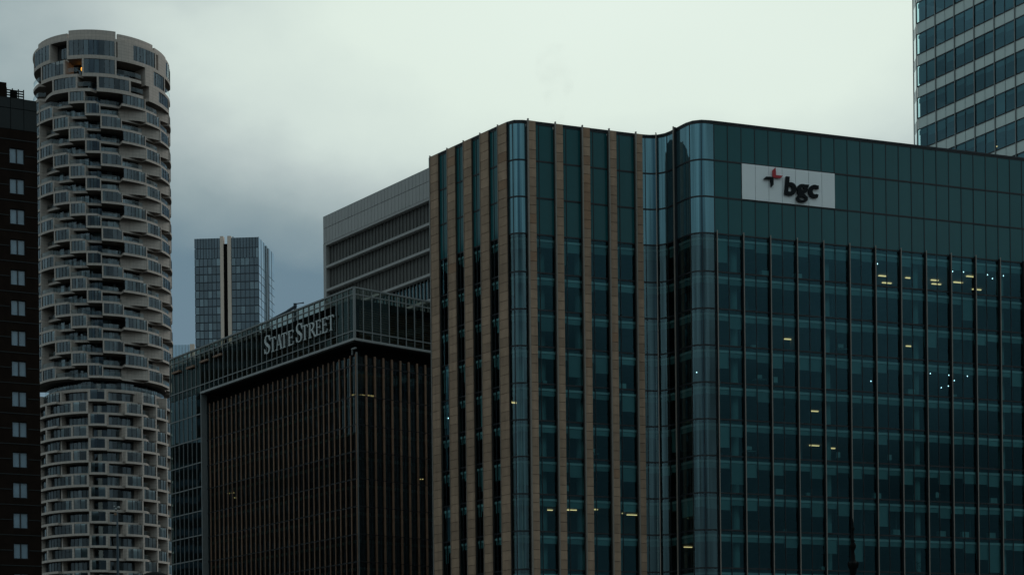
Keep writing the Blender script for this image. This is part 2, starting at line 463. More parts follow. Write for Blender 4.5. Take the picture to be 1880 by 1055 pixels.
for (px, py) in LIGHTS + SPOTS:
    q_ = BG.find(px, 40)
    LIT.append((q_, EYE + ((HY - py) - LEAN * (px - CX)) / F_ * BG.at(q_)[1]))
rb = random.Random(5)
DEEP = {6: .28, 9: .5, 10: .45, 11: .32, 12: .3, 3: .18}
for (a, c, mul, curved) in bays:
    n = 8 if curved else 1
    edges = [a] + mul + [c]
    for i in range(len(LV) - 1):
        z1, z0 = LV[i], LV[i + 1]
        mb = MB()
        for e0, e1 in zip(edges, edges[1:]):
            if i < 3: BG.sheet(mb, e0 + .01, e1 - .01, 0, z0 + .02, z1, 'curvteal' if curved else 'teal', n, bool(curved), 0 if curved else .008)
            else: BG.sheet(mb, e0, e1, 0, z0 + .02, z1, 'curved' if curved else 'glass', n, bool(curved), 0 if curved else .008)
        # frame: transom and mullions
        BG.box(mb, a, c, -.08, .05, z1 - .09, z1 + .07, 'frame', n)
        for e in ([a] + mul if a > S1310 - .1 or curved else mul):
            BG.box(mb, e - .035, e + .035, -.08, .045, z0 + .07, z1 - .09, 'frame')
        if i < 3:
            wavy.add("cladding_panel", mb)
            continue
        bl = MB()
        for e0, e1 in zip(edges, edges[1:]):
            if e1 - e0 < .5: continue
            p = DEEP.get(i, .10)
            d = 1.18 + rb.random() * .12
            if rb.random() < p: d = rb.choice([1.5, 1.7, 1.8, 2.0, 2.2, 2.4, 3.0])
            if i in (3,) and rb.random() < .3: d = 1.6
            if rb.random() < .012: d = 3.85
            for q_, z_ in LIT:       # blinds stay up where a lamp shows
                if e0 - .5 < q_ < e1 + .5 and z0 < z_ < z1: d = min(d, max(.5, z1 - z_ - .18))
            BG.sheet(bl, e0 + .02, e1 - .02, -.24, z1 - d, z1 - .06, 'blind', 4 if curved else 1, False, .012)
        wavy.add("window", mb, [("blind", bl)])
# vertical fins
for px in (1205, 1241.5):
    s = bs(px); mb = MB()
    BG.box(mb, s - .05, s + .05, .046, .36, SNIP, ROOF + .35, 'frame'); BG.box(mb, s - .06, s + .07, .361, .46, SNIP, ROOF + .4, 'nose')
    wavy.add("vertical_fin", mb)
for i in range(14):
    s = S1310 + 2 * i * PW + (.10 if i == 0 else 0); mb = MB()
    top = LV[3] + .12
    BG.box(mb, s - .038, s + .038, .046, .34, SNIP, top, 'frame'); BG.box(mb, s - .03, s + .06, .341, .42, SNIP, top + .15, 'nose')
    wavy.add("vertical_fin", mb)
mb = MB(); BG.box(mb, 0, END, -.5, .10, ROOF + .08, ROOF + .26, 'frame', 90); wavy.add("roof_coping", mb)
mb = MB(); BG.box(mb, -.12, .06, -.3, .3, SNIP, ROOF + .1, 'steel'); wavy.add("corner_post", mb)
BACK = [(60, 229), (30, 246), (-1, 243), (-6.5, 213)]
front_in = [BG.at(END * i / 120, -.12) for i in range(121)]
def plate(mb, z0, z1, m, front=None, back=BACK):
    ring = (front or front_in) + back
    mb.poly([(x, y, z1) for x, y in ring], m); mb.poly([(x, y, z0) for x, y in reversed(ring)], m)
mb = MB(); plate(mb, ROOF - .6, ROOF - .3, 'conc'); wavy.add("roof", mb)
for i in range(3, len(LV)):
    z = LV[i]
    mb = MB(); plate(mb, z - .38, z - .06, 'ceil'); BG.box(mb, .2, END, -.13, -.12, z - .38, z - .06, 'frame', 90)
    wavy.add("floor_slab", mb)
    mb = MB()
    BG.box(mb, .3, END, -.80, -.62, z - 1.0, z - .38, 'bulk', 90); wavy.add("bulkhead", mb)
    mb = MB()
    BG.box(mb, .3, END, -.215, -.12, z - .70, z - .47, 'ledge', 90); wavy.add("blind_box", mb)
for i in range(3, len(LV) - 1):
    z0, z1 = LV[i + 1], LV[i] - .4
    mb = MB()
    pts = [(-5, 212), (3, 205), (9, 203.6), (18, 206.5), (30, 209), (64, 221)]
    mb.strip([[(x, y, z) for x, y in pts] for z in (z0 - .05, z1)], 'inner'); wavy.add("core_wall", mb)
    for q in (1.5, 7, 13, 18.6, 23, 27.5):
        mb = MB(); mb.lathe(BG.pt(q, -2.2, z0 - .05), [(.42, 0), (.42, z1 - z0 + .05)], 'blind', 14); wavy.add("column", mb)
    for k in range(2, 26, 7):
        mb = MB(); mb.lathe(BG.pt(S1310 + (k - .1) * PW, -1.9, z0 - .05), [(.42, 0), (.42, z1 - z0 + .05)], 'blind', 14); wavy.add("column", mb)
    # a few partitions running back from the windows
    for k in range(3):
        q = rb.uniform(S1310, END); mb = MB(); BG.box(mb, q, q + .12, -9, -3.0, z0 - .05, z1, 'inner'); wavy.add("partition", mb)
mb = MB(); BG.box(mb, 0, END, -.6, -.15, 0, SNIP, 'conc', 60); wavy.add("base_wall", mb)
# back and side enclosure
mb = MB(); bk = [BG.at(END, -.12)] + BACK + [BG.at(0, -.12)]
mb.strip([[(x, y, z) for x, y in bk] for z in (0, ROOF - .3)], 'conc'); wavy.add("rear_wall", mb)

tn = Vector((BG.p[-1] - BG.p[-2])).normalized()
for n_, (px, py) in enumerate(LIGHTS):
    # the ceiling that this line of sight meets behind the glass
    for i in range(3, len(LV) - 1):
        zc = LV[i] - .46
        d = depth_at(px, py, zc)
        sgl = BG.find(px, LV[i])
        if sgl is None: continue
        dg = BG.at(sgl)[1]
        if dg + .8 < d < dg + 12.5:
            p = Vector(un(px, py, d)); hl = .62 if n_ % 3 else .5
            mb = MB(); a = p - Vector((tn.x, tn.y, 0)) * hl; c = p + Vector((tn.x, tn.y, 0)) * hl; nn = Vector((tn.y, -tn.x, 0)) * .11
            mb.hexa([a + nn - Vector((0, 0, .07)), c + nn - Vector((0, 0, .07)), c - nn - Vector((0, 0, .07)), a - nn - Vector((0, 0, .07)), a + nn, c + nn, c - nn, a - nn], 'warm')
            wavy.add("ceiling_light", mb); break
for (px, py) in SPOTS:
    s_ = BG.find(px, 40); dg = BG.at(s_)[1] + 3.2
    p = un(px, py, dg)
    mb = MB(); mb.lathe(p, [(.01, -.09), (.055, 0), (.01, .06)], 'cool', 8); wavy.add("spotlight", mb)
wavy.done()

# ------------------------------------------------------------------ sign on the glass front
def stroke(mb, pts, m, place, w, d0, d1):
    """flat ribbon of varying width with thickness; place(u, v, depth) -> world"""
    n = len(pts); L_, R_ = [], []
    for i in range(n):
        a = Vector(pts[max(0, i - 1)][:2]); c = Vector(pts[min(n - 1, i + 1)][:2]); t = (c - a)
        if t.length < 1e-9: t = Vector((1, 0))
        t.normalize(); nn = Vector((-t.y, t.x)); q = Vector(pts[i][:2]); ww = (pts[i][2] if len(pts[i]) > 2 else w) / 2
        L_.append(q + nn * ww); R_.append(q - nn * ww)
    mb.strip([[place(p.x, p.y, d1) for p in L_], [place(p.x, p.y, d1) for p in R_]], m)
    mb.strip([[place(p.x, p.y, d0) for p in L_], [place(p.x, p.y, d0) for p in R_]], m)
    mb.strip([[place(p.x, p.y, d0) for p in L_], [place(p.x, p.y, d1) for p in L_]], m)
    mb.strip([[place(p.x, p.y, d0) for p in R_], [place(p.x, p.y, d1) for p in R_]], m)
    for e in (0, -1):
        mb.poly([place(L_[e].x, L_[e].y, d0), place(L_[e].x, L_[e].y, d1), place(R_[e].x, R_[e].y, d1), place(R_[e].x, R_[e].y, d0)], m)
def flat(mb, pts, m, place, d0, d1):
    mb.poly([place(x, y, d1) for x, y in pts], m); mb.poly([place(x, y, d0) for x, y in reversed(pts)], m)
    for i in range(len(pts)):
        a, c = pts[i], pts[(i + 1) % len(pts)]
        mb.poly([place(*a, d0), place(*c, d0), place(*c, d1), place(*a, d1)], m)
def arc(cx, cy, rx, ry, a0, a1, n=20, w=None, rot=0.0):
    o_ = []
    for i in range(n + 1):
        a = R(a0 + (a1 - a0) * i / n); x, y = rx * math.cos(a), ry * math.sin(a)
        q = (cx + x * math.cos(rot) - y * math.sin(rot), cy + x * math.sin(rot) + y * math.cos(rot))
        o_.append(q if w is None else (*q, w(i / n)))
    return o_
sgn0, sgn1 = S1310 + 2 * PW, S1310 + 9 * PW
sz1, sz0 = LV[1] - .04, LV[2] + .06
def sp(x, y, d):
    # measured on the panel: x 192..1637 across, y from the panel's own top edge to its bottom
    u = (x - 192) / 1445.0; top = 165 + 160 * u; bot = 740 + 147 * u
    v = (y - top) / (bot - top)
    return BG.pt(sgn0 + (sgn1 - sgn0) * u, d, sz1 - (sz1 - sz0) * v)
sign = Thing("company_sign", "white rectangular sign with black bgc lettering and a red and black cross emblem", "sign", BG.pt((sgn0 + sgn1) / 2, .1, sz0))
for k in range(7):
    mb = MB(); a = sgn0 + k * PW; BG.box(mb, a + .022, a + PW - .022, .05, .12, sz0, sz1 - .02, 'white')
    sign.add("backing_panel", mb)
D0, D1 = .20, .38
mb = MB(); flat(mb, [(650, 290), (695, 240), (700, 365), (808, 375), (770, 412), (652, 405)], 'red', sp, D0, D1); sign.add("red_chevron", mb)
mb = MB(); flat(mb, [(510, 428), (548, 388), (660, 392), (662, 520), (625, 560), (618, 430)], 'black', sp, D0, D1); sign.add("black_chevron", mb)
mb = MB(); flat(mb, [(855, 383), (913, 388), (883, 660), (880, 684), (828, 672)], 'black', sp, D0, D1)
stroke(mb, [(884, 525, 30)] + [(x, y, 58 + 12 * math.sin(math.pi * i / 18)) for i, (x, y) in enumerate(arc(920, 585, 62, 76, -110, 112, 18))] + [(868, 646, 46)], 'black', sp, 50, D0, D1 + .006)
sign.add("letter", mb)
mb = MB(); stroke(mb, [(x, y, 52 + 14 * abs(math.cos(2 * math.pi * i / 26))) for i, (x, y) in enumerate(arc(1110, 582, 52, 50, 0, 360, 26))], 'black', sp, 50, D0, D1)
flat(mb, [(1120, 512), (1215, 516), (1203, 556), (1150, 548)], 'black', sp, D0, D1 + .006)
stroke(mb, [(1070, 618, 34), (1048, 644, 44), (1062, 668, 46), (1110, 682, 48), (1150, 700, 48)], 'black', sp, 44, D0, D1 + .012)
stroke(mb, [(x, y, 34 + 14 * abs(math.cos(2 * math.pi * i / 26))) for i, (x, y) in enumerate(arc(1103, 740, 68, 42, 0, 360, 26))], 'black', sp, 40, D0, D1 + .018)
sign.add("letter", mb)
mb = MB(); stroke(mb, [(1364, 556, 60)] + [(x, y, 58 + 10 * math.sin(math.pi * i / 20)) for i, (x, y) in enumerate(arc(1300, 624, 66, 76, -62, -292, 20))] + [(1352, 702, 52)], 'black', sp, 50, D0, D1)
sign.add("letter", mb)
mb = MB()
for x, y in ((700, 330), (640, 450), (860, 620), (870, 450), (980, 560), (1110, 630), (1110, 785), (1235, 620)):
    c = sp(x, y, .12); d = sp(x, y, D0 + .01); mb.tube(c, d, .03, 'steel', 6)
sign.add("mounting_pin", mb)
sign.done()

# ================================================================== office building with the roof band sign
SS_TOP = 65.2 + EYE
cnr = (-11.05, 251.0); cnr = plan(650, 527, SS_TOP)
lft = plan(312, 660.3, SS_TOP); rgt = plan(790.5, 554.2, SS_TOP)
lv = (Vector(cnr) - Vector(lft)); rv = (Vector(rgt) - Vector(cnr))
rend = Vector(cnr) + rv * 2.2
SL = Path([lft, cnr]); SR = Path([cnr, tuple(rend)])
ss = Thing("office_building", "dark office block with bronze fins under a glazed roof band that carries a silver name", "building", (cnr[0], cnr[1] + 8, 0))
ZB = [SS_TOP, SS_TOP - .97, 59.0 + EYE, 57.9 + EYE, 57.55 + EYE]      # roof, upper pane line, lower pane line, band foot, cornice foot
BODY_TOP = 55.85 + EYE
SLV = [54.4, 49.9, 45.7, 41.9, 37.9, 33.9, 29.9, 25.9, 21.9, 17.9, 13.9]; SLV = [z + EYE for z in SLV]
sEnd = SL.find(369, ZB[3]); pitchL = SL.len / 37.0; pitchR = rv.length / 9.0
rb = random.Random(9)
# ---- roof band panes
for (P, n, pt_) in ((SL, 37, pitchL), (SR, 19, pitchR)):
    for k in range(n):
        a, c = k * pt_, (k + 1) * pt_
        if P is SR and k > 11: break
        mb = MB()
        for z1, z0 in ((ZB[0] - .1, ZB[1] + .07), (ZB[1] - .07, ZB[2] + .08), (ZB[2] - .08, ZB[3])):
            P.sheet(mb, a + .06, c - .06, -.02, z0, z1, 'bandglass', 1, False, .01)
        P.box(mb, a - .07, a + .07, -.12, .10, ZB[3], ZB[0] - .12, 'steel')
        for z, h in ((ZB[1], .07), (ZB[2], .08)): P.box(mb, a + .07, c - .07, -.12, .09, z - h, z + h, 'steel')
        ss.add("roof_band_window", mb)
    mb = MB(); e = P.len if P is SL else pitchR * 12
    P.box(mb, -.05 if P is SL else .1, e + (.1 if P is SL else 0), -.3, .14, ZB[0] - .12, ZB[0] + .1, 'steel'); ss.add("roof_coping", mb)
    mb = MB(); P.box(mb, (sEnd if P is SL else .22), e + (.22 if P is SL else 0), -.4, .22, ZB[4], ZB[3], 'trim'); ss.add("cornice", mb)
    # roof plant screens (slatted) behind the glass
    mb = MB()
    if P is SL:
        z = ZB[3] + .3
        while z < ZB[1] - 1.6:
            P.box(mb, P.len * .36, P.len - 4, -1.95, -1.75, z, z + .16, 'louver'); z += .36
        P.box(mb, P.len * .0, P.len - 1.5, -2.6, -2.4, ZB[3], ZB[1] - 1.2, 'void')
    else:
        z = ZB[3] + .3
        while z < ZB[1] - .9:
            P.box(mb, 2.0, e, -1.65, -1.4, z, z + .17, 'louver'); z += .34
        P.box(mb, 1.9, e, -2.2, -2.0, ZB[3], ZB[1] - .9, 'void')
    ss.add("plant_screen", mb)
mb = MB(); SL.box(mb, SL.len - .16, SL.len + .14, -.16, .14, ZB[4], ZB[0] + .1, 'steel'); ss.add("corner_post", mb)
# deep blades behind the left part of the band and their stub brackets
for k in range(4, 22):
    mb = MB(); a = k * pitchL
    SL.box(mb, a - .08, a + .30, -.6, -.13, ZB[3], ZB[1] - .05, 'steel'); ss.add("blade", mb)
for (px, py) in ((325, 684), (351, 675), (376, 663.5), (401, 653.5)):
    s_ = SL.find(px, ZB[1] - 1.5); mb = MB(); z_ = EYE + ((HY - py) - LEAN * (px - CX)) / F_ * SL.at(s_)[1]
    SL.box(mb, s_ - 1.1, s_ + 1.6, -.55, .45, z_ - .14, z_ + .18, 'bronze'); ss.add("bracket", mb)
# soffit and recess under the band
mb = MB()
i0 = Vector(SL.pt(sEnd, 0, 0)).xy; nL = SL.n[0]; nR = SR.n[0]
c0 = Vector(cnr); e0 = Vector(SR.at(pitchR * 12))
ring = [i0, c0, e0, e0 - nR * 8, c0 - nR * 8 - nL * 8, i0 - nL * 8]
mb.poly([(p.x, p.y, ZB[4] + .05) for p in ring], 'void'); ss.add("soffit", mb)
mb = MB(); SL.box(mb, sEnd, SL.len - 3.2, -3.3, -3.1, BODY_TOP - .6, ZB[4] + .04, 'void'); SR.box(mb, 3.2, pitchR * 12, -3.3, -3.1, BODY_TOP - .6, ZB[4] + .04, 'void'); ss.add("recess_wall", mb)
mb = MB(); plate(mb, SS_TOP - 1.9, SS_TOP - 1.6, 'conc', [tuple(lft), tuple(Vector(cnr)), tuple(e0)], [tuple(e0 - nR * 40), tuple(Vector(lft) - nL * 30)]); ss.add("roof", mb)
# body walls, set back a little
OB = -.95
BL = Path([tuple(Vector(SL.at(sEnd, OB))), tuple(Vector(SL.at(SL.len, OB)) - (SR.n[0] * .95))])
brp0 = BL.p[1]; BR = Path([tuple(brp0), tuple(brp0 + rv.normalized() * pitchR * 12)])
nb = 31
for (P, n, pt_) in ((BL, 31, BL.len / 31), (BR, 12, pitchR)):
    for k in range(n):
        a, c = k * pt_, (k + 1) * pt_
        for i in range(len(SLV)):
            z1 = BODY_TOP - .2 if i == 0 else SLV[i - 1]; z0 = SLV[i]
            mb = MB(); P.sheet(mb, a + .02, c - .02, 0, z0 + .05, z1 - .05, 'ssglass', 1, False, .012)
            P.box(mb, a, c, -.06, .10, z0 - .12, z0 + .10, 'frame')
            P.box(mb, (a + c) / 2 - .03, (a + c) / 2 + .03, -.06, .05, z0 + .1, z1 - .12, 'frame')
            ss.add("window", mb)
        mb = MB(); f = a + pt_ * (.5 if P is BR else .5)
        f = c if P is BL else c
        for i in range(len(SLV)):
            z1 = BODY_TOP if i == 0 else SLV[i - 1] - .10; z0 = SLV[i] + .03
            w_ = .085 if P is BL else .14
            P.box(mb, f - w_, f + w_, .08, .24 if P is BL else .30, z0, z1, 'bronze')
        P.box(mb, f - .07, f + .07, .02, .079, SLV[-1], BODY_TOP - .1, 'frame')
        ss.add("bronze_fin", mb)
mb = MB(); BL.box(mb, BL.len - .12, BL.len + .1, -.1, .12, SLV[-1], BODY_TOP + .3, 'steel'); ss.add("corner_mullion", mb)
mb = MB(); BL.box(mb, BL.len - .9, BL.len + .2, .1, .35, BODY_TOP + .75, BODY_TOP + .95, 'trim'); BL.box(mb, BL.len - .9, BL.len - .75, .1, .3, BODY_TOP, BODY_TOP + .75, 'steel'); ss.add("bracket", mb)
# left end bay: full height curtain wall flush with the band
for k in range(int(sEnd / pitchL) + 1):
    a, c = k * pitchL, min((k + 1) * pitchL, sEnd)
    if c - a < .3: continue
    zs = [ZB[3] - .0] + [z - .6 for z in [54.9 + EYE, 50.9 + EYE, 46.9 + EYE, 42.9 + EYE, 38.9 + EYE, 34.9 + EYE, 30.9 + EYE, 26.9 + EYE, 22.9 + EYE, 18.9 + EYE]]
    for i in range(len(zs) - 1):
        mb = MB(); SL.sheet(mb, a + .05, c - .05, -.02, zs[i + 1] + .1, zs[i] - .1, 'ssglass', 1, False, .01)
        SL.box(mb, a - .05, a + .05, -.1, .08, zs[i + 1], zs[i], 'steel'); SL.box(mb, a + .05, c, -.1, .07, zs[i + 1] - .09, zs[i + 1] + .09, 'steel')
        ss.add("window", mb)
mb = MB(); SL.box(mb, sEnd - .02, sEnd + .22, -.95, .12, SLV[-1], ZB[4], 'steel'); ss.add("return_post", mb)
# floors, core and a few lights
for i, z in enumerate(SLV):
    mb = MB(); fr_ = [tuple(Vector(SL.at(0, -.3))), tuple(Vector(SL.at(sEnd, -.3))), tuple(Vector(BL.at(0, -.2))), tuple(Vector(BL.at(BL.len - .2, -.2))), tuple(Vector(BR.at(BR.len, -.2)))]
    plate(mb, z - .75, z - .1, 'conc', fr_, [tuple(e0 - nR * 30), tuple(Vector(lft) - nL * 25)]); ss.add("floor_slab", mb)
    mb = MB(); BL.box(mb, .2, BL.len - .3, -.55, -.4, z - 1.2, z - .75, 'bulk'); BR.box(mb, .3, BR.len, -.55, -.4, z - 1.2, z - .75, 'bulk'); ss.add("bulkhead", mb)
mb = MB(); BL.box(mb, -9, BL.len - 8, -9, -8, 0, BODY_TOP, 'inner'); BR.box(mb, 8, BR.len, -9, -8, 0, BODY_TOP, 'inner'); ss.add("core_wall", mb)
for (px, py, dd) in ((419, 905, 2.6), (433, 913, 2.6), (427, 904, 2.8), (774, 879, 3.0)):
    s_ = (BL if px < 650 else BR).find(px, 40)
    p = un(px, py, (BL if px < 650 else BR).at(s_)[1] + dd)
    mb = MB(); mb.box(p[0] - .28, p[0] + .28, p[1] - .1, p[1] + .1, p[2] - .05, p[2] + .05, 'warm'); ss.add("ceiling_light", mb)
for k in range(3):
    mb = MB(); z = SLV[0] - .86
    BR.box(mb, .9 + k * 1.5, 2.1 + k * 1.5, -2.6 - k * .3, -2.0 - k * .3, SLV[1] + .5 + k * .18, SLV[1] + .62 + k * .18, 'warmdim'); ss.add("ceiling_light", mb)
mb = MB(); SL.box(mb, .05, SL.len - .2, -1.6, -1.2, 0, SLV[-1] - .2, 'conc'); SR.box(mb, 1.6, pitchR * 12, -1.6, -1.2, 0, SLV[-1] - .2, 'conc'); ss.add("base_wall", mb)
mb = MB(); bk = [SL.at(0, -.3), tuple(Vector(lft) - nL * 25), tuple(e0 - nR * 30), tuple(e0 - nR * .3)]
mb.strip([[(x, y, z) for x, y in bk] for z in (0, SS_TOP - 1.6)], 'conc'); ss.add("rear_wall", mb)
ss.done()

# ---- the silver name on the band: serif capitals
def gl_T(): return [[(.5, .0, .17), (.5, 1, .17)]], [[(.0, .965), (1, .965)]], [(.30, .70, .02)], 'T'
GW = {'S': .58, 'T': .72, 'A': .80, 'E': .62, 'R': .74}
def glyph(mb, ch, place, x0, w, h, d):
    def P_(u, v, dd): return place(x0 + u * w, v * h, dd)
    def st(pts, wd, k): stroke(mb, [(a, c) if len(q) == 2 else q for q in pts for a, c in [q[:2]]], 'letter', lambda u, v, dd: place(u, v, dd), wd, d, d + .16 + k * .004)
    X = lambda u: x0 + u * w
    Y = lambda v: v * h
    T_, t_ = .118 * h, .05 * h
    if ch == 'T':
        st([(X(.5), Y(0)), (X(.5), Y(.97))], T_, 0); st([(X(.02), Y(.965)), (X(.98), Y(.965))], .07 * h, 1)
        st([(X(.03), Y(.98)), (X(.0), Y(.80))], t_, 2); st([(X(.97), Y(.98)), (X(1.0), Y(.80))], t_, 3); st([(X(.28), Y(.02)), (X(.72), Y(.02))], t_, 4)
    if ch == 'E':
        st([(X(.22), Y(0)), (X(.22), Y(1))], T_, 0); st([(X(.03), Y(.97)), (X(.92), Y(.97))], .065 * h, 1); st([(X(.22), Y(.52)), (X(.78), Y(.52))], t_, 2)
        st([(X(.03), Y(.025)), (X(.95), Y(.025))], .065 * h, 3); st([(X(.90), Y(1.0)), (X(.93), Y(.82))], t_, 4); st([(X(.78), Y(.62)), (X(.78), Y(.42))], t_, 5); st([(X(.93), Y(.0)), (X(.99), Y(.22))], t_, 6)
    if ch == 'A':
        st([(X(.14), Y(0)), (X(.50), Y(1))], .06 * h, 0); st([(X(.48), Y(1.02)), (X(.84), Y(0))], T_, 1); st([(X(.24), Y(.34)), (X(.70), Y(.34))], t_, 2)
        st([(X(.0), Y(.02)), (X(.30), Y(.02))], t_, 3); st([(X(.66), Y(.02)), (X(1.02), Y(.02))], t_, 4)
    if ch == 'R':
        st([(X(.20), Y(0)), (X(.20), Y(1))], T_, 0); st([(X(.03), Y(.02)), (X(.42), Y(.02))], t_, 1)
        pts = [(X(.03), Y(.97), .06 * h), (X(.40), Y(.97), .06 * h)] + [(X(.42) + .30 * w * math.sin(a), Y(.74) + .23 * h * math.cos(a), .06 * h + .075 * h * math.sin(a)) for a in [math.pi * i / 12 for i in range(1, 12)]] + [(X(.30), Y(.50), .05 * h)]
        stroke(mb, pts, 'letter', place, .1, d, d + .16 + .008); st([(X(.46), Y(.52)), (X(.90), Y(.03)), (X(1.04), Y(.01))], .12 * h, 3)
    if ch == 'S':
        import itertools
        key = [(.90, .76, .05), (.80, .90, .05), (.55, .975, .055), (.27, .93, .09), (.13, .77, .12), (.22, .61, .14), (.50, .49, .155), (.78, .36, .14), (.86, .22, .115), (.74, .075, .085), (.45, .02, .055), (.20, .08, .05), (.08, .24, .05)]
        pts = catmull([(X(a), Y(b_), c_ * h) for a, b_, c_ in key], 4)
        stroke(mb, [tuple(p) for p in pts], 'letter', place, .1, d, d + .16)
        st([(X(.90), Y(.98)), (X(.93), Y(.70))], t_, 2); st([(X(.07), Y(.02)), (X(.03), Y(.30))], t_, 3)
def zat(P, px, py):
    s_ = P.find(px, 60); return s_, EYE + ((HY - py) - LEAN * (px - CX)) / F_ * P.at(s_, .4)[1]
XS = [(485.6, 496.5, 654.2, 'S', 1), (496.2, 506.6, 649.4, 'T', 0), (506.2, 519.2, 645.8, 'A', 0), (516.8, 527.4, 641.5, 'T', 0), (528.8, 539.6, 637.4, 'E', 0),
      (543.8, 555.6, 632.0, 'S', 1), (554.8, 565.6, 627.2, 'T', 0), (566.6, 580.4, 622.0, 'R', 0), (579.8, 590.2, 617.6, 'E', 0), (591.2, 601.8, 613.5, 'E', 0), (602.8, 613.0, 608.8, 'T', 0)]
zz = [zat(SL, a, y)[1] for a, _, y, _, _ in XS]
zb = sum(zz) / len(zz)
sa0, sb0 = SL.find(485.6, zb), SL.find(613.2, zb)
name = Thing("name_sign", "long silver State Street lettering in serif capitals across the roof band", "sign", SL.pt((sa0 + sb0) / 2, .3, zb))
for a, c, y, ch, big in XS:
    u0, u1 = SL.find(a + 4.6, zb), SL.find(c + 3.9, zb)
    mb = MB(); glyph(mb, ch, lambda u, v, dd: SL.pt(u, dd, zb + v), u0, u1 - u0, 2.82 if big else 2.22, .32)
    name.add("letter", mb)
mb = MB()
for a, c, y, ch, big in XS:
    u = (SL.find(a, zb) + SL.find(c, zb)) / 2
    mb.tube(SL.pt(u, .05, zb + 1.2), SL.pt(u, .33, zb + 1.2), .05, 'steel', 6)
name.add("mounting_pin", mb)
name.done()

# ---- window cleaning crane on that roof
cr_ = Thing("roof_crane", "dark window cleaning crane lying along the roof edge behind the silver lettering", "crane", un(525, 585, 285))
def cp(px, py, d=284.0): return un(px, py, d)
mb = MB(); mb.tube(cp(494, 588), cp(530, 570), .13, 'crane', 8, .20); mb.tube(cp(528, 571), cp(543, 562), .24, 'crane', 8, .26); cr_.add("boom", mb)
mb = MB(); a = cp(542.3, 560.0); mb.hexa([(a[0] + x * .26, a[1] + y * .4, a[2] + z) for z in (-.30, .24) for x, y in ((-1, -1), (.8, -1), (.8, 1), (-1, 1))], 'crane'); cr_.add("winch_housing", mb)
mb = MB(); mb.tube(cp(543, 557.6), cp(556.5, 555.7), .085, 'crane', 8); a = cp(556.8, 555.8); mb.box(a[0] - .08, a[0] + .08, a[1] - .1, a[1] + .1, a[2] - .12, a[2] + .12, 'crane'); cr_.add("jib", mb)
mb = MB(); a = cp(542, 568); mb.box(a[0] - .2, a[0] + .2, a[1] - .3, a[1] + .3, a[2] - 2.6, a[2] + .3, 'crane'); cr_.add("mast", mb)
cr_.done()

# ================================================================== round apartment tower
RC = (-114.2, 494.0)
TCAM = math.atan2(-RC[0], RC[1])
RO, RM, RI, RCORE = 19.05, 17.1, 14.5, 13.4
def rp(deg, r, z):
    a = TCAM + R(deg); return (RC[0] + r * math.sin(a), RC[1] - r * math.cos(a), z)
rt = Thing("apartment_tower", "tall round apartment tower clad in cream with stepped balconies all the way up", "building", (RC[0], RC[1], 0))
rr = random.Random(21)
def interp(prof, d):
    for (a, ra), (c, rb_) in zip(prof, prof[1:]):
        if a <= d <= c: return ra + (rb_ - ra) * ((d - a) / (c - a) if c > a else 1)
    return prof[0][1]
def cbox(mb, d0, d1, r0, r1, z0, z1, m, n=None):
    n = n or max(1, int((d1 - d0) / 4 + .5))
    ds = [d0 + (d1 - d0) * i / n for i in range(n + 1)]
    mb.strip([[rp(q, r1, z) for q in ds] for z in (z0, z1)], m); mb.strip([[rp(q, r0, z) for q in ds] for z in (z1, z0)], m)
    mb.strip([[rp(q, r_, z1) for q in ds] for r_ in (r1, r0)], m); mb.strip([[rp(q, r_, z0) for q in ds] for r_ in (r0, r1)], m)
    for q in (d0, d1): mb.poly([rp(q, r0, z0), rp(q, r1, z0), rp(q, r1, z1), rp(q, r0, z1)], m)
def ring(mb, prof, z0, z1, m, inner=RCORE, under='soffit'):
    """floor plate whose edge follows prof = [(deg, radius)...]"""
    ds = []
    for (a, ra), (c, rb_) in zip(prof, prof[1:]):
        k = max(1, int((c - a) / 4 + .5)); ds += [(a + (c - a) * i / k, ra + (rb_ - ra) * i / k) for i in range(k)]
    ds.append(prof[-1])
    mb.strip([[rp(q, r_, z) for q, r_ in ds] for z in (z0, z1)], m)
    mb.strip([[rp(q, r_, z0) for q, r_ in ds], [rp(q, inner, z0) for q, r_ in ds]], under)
    mb.strip([[rp(q, r_, z1) for q, r_ in ds], [rp(q, inner, z1) for q, r_ in ds]], m)
def glazing(d0, d1, r, z0, z1, nm, curt=.45, g='resglass'):
    mb = MB(); n = nm
    ds = [d0 + (d1 - d0) * i / n for i in range(n + 1)]
    for a, c in zip(ds, ds[1:]):
        mb.poly([rp(a, r, z0), rp(c, r, z0), rp(c, r, z1), rp(a, r, z1)], g)
    for q in ds: 
        e = .10 / r * 57.3 / 2 * 1.1
        cbox(mb, q - e, q + e, r - .12, r + .06, z0, z1, 'frame', 1)
    cu = MB()
    for a, c in zip(ds, ds[1:]):
        if rr.random() < curt:
            k = rr.random(); a2, c2 = (a, c) if k < .5 else (a, a + (c - a) * .55)
            cu.poly([rp(a2, r - .3, z0), rp(c2, r - .3, z0), rp(c2, r - .3, z1 - .1), rp(a2, r - .3, z1 - .1)], 'curtain')
    rt.add("window", mb, [("curtain", cu)])
def balus(prof, z):
    mb = MB(); ds = []
    for (a, ra), (c, rb_) in zip(prof, prof[1:]):
        if c - a < .01: continue
        k = max(1, int((c - a) / 5 + .5)); ds += [(a + (c - a) * i / k, ra + (rb_ - ra) * i / k) for i in range(k)]
    ds.append(prof[-1])
    mb.strip([[rp(q, r_ - .12, zz) for q, r_ in ds] for zz in (z, z + 1.08)], 'balglass')
    for (q, ra), (q2, rb_) in zip(ds, ds[1:]):
        mb.tube(rp(q, ra - .12, z + 1.1), rp(q2, rb_ - .12, z + 1.1), .035, 'steel', 5)
    rt.add("balustrade", mb)
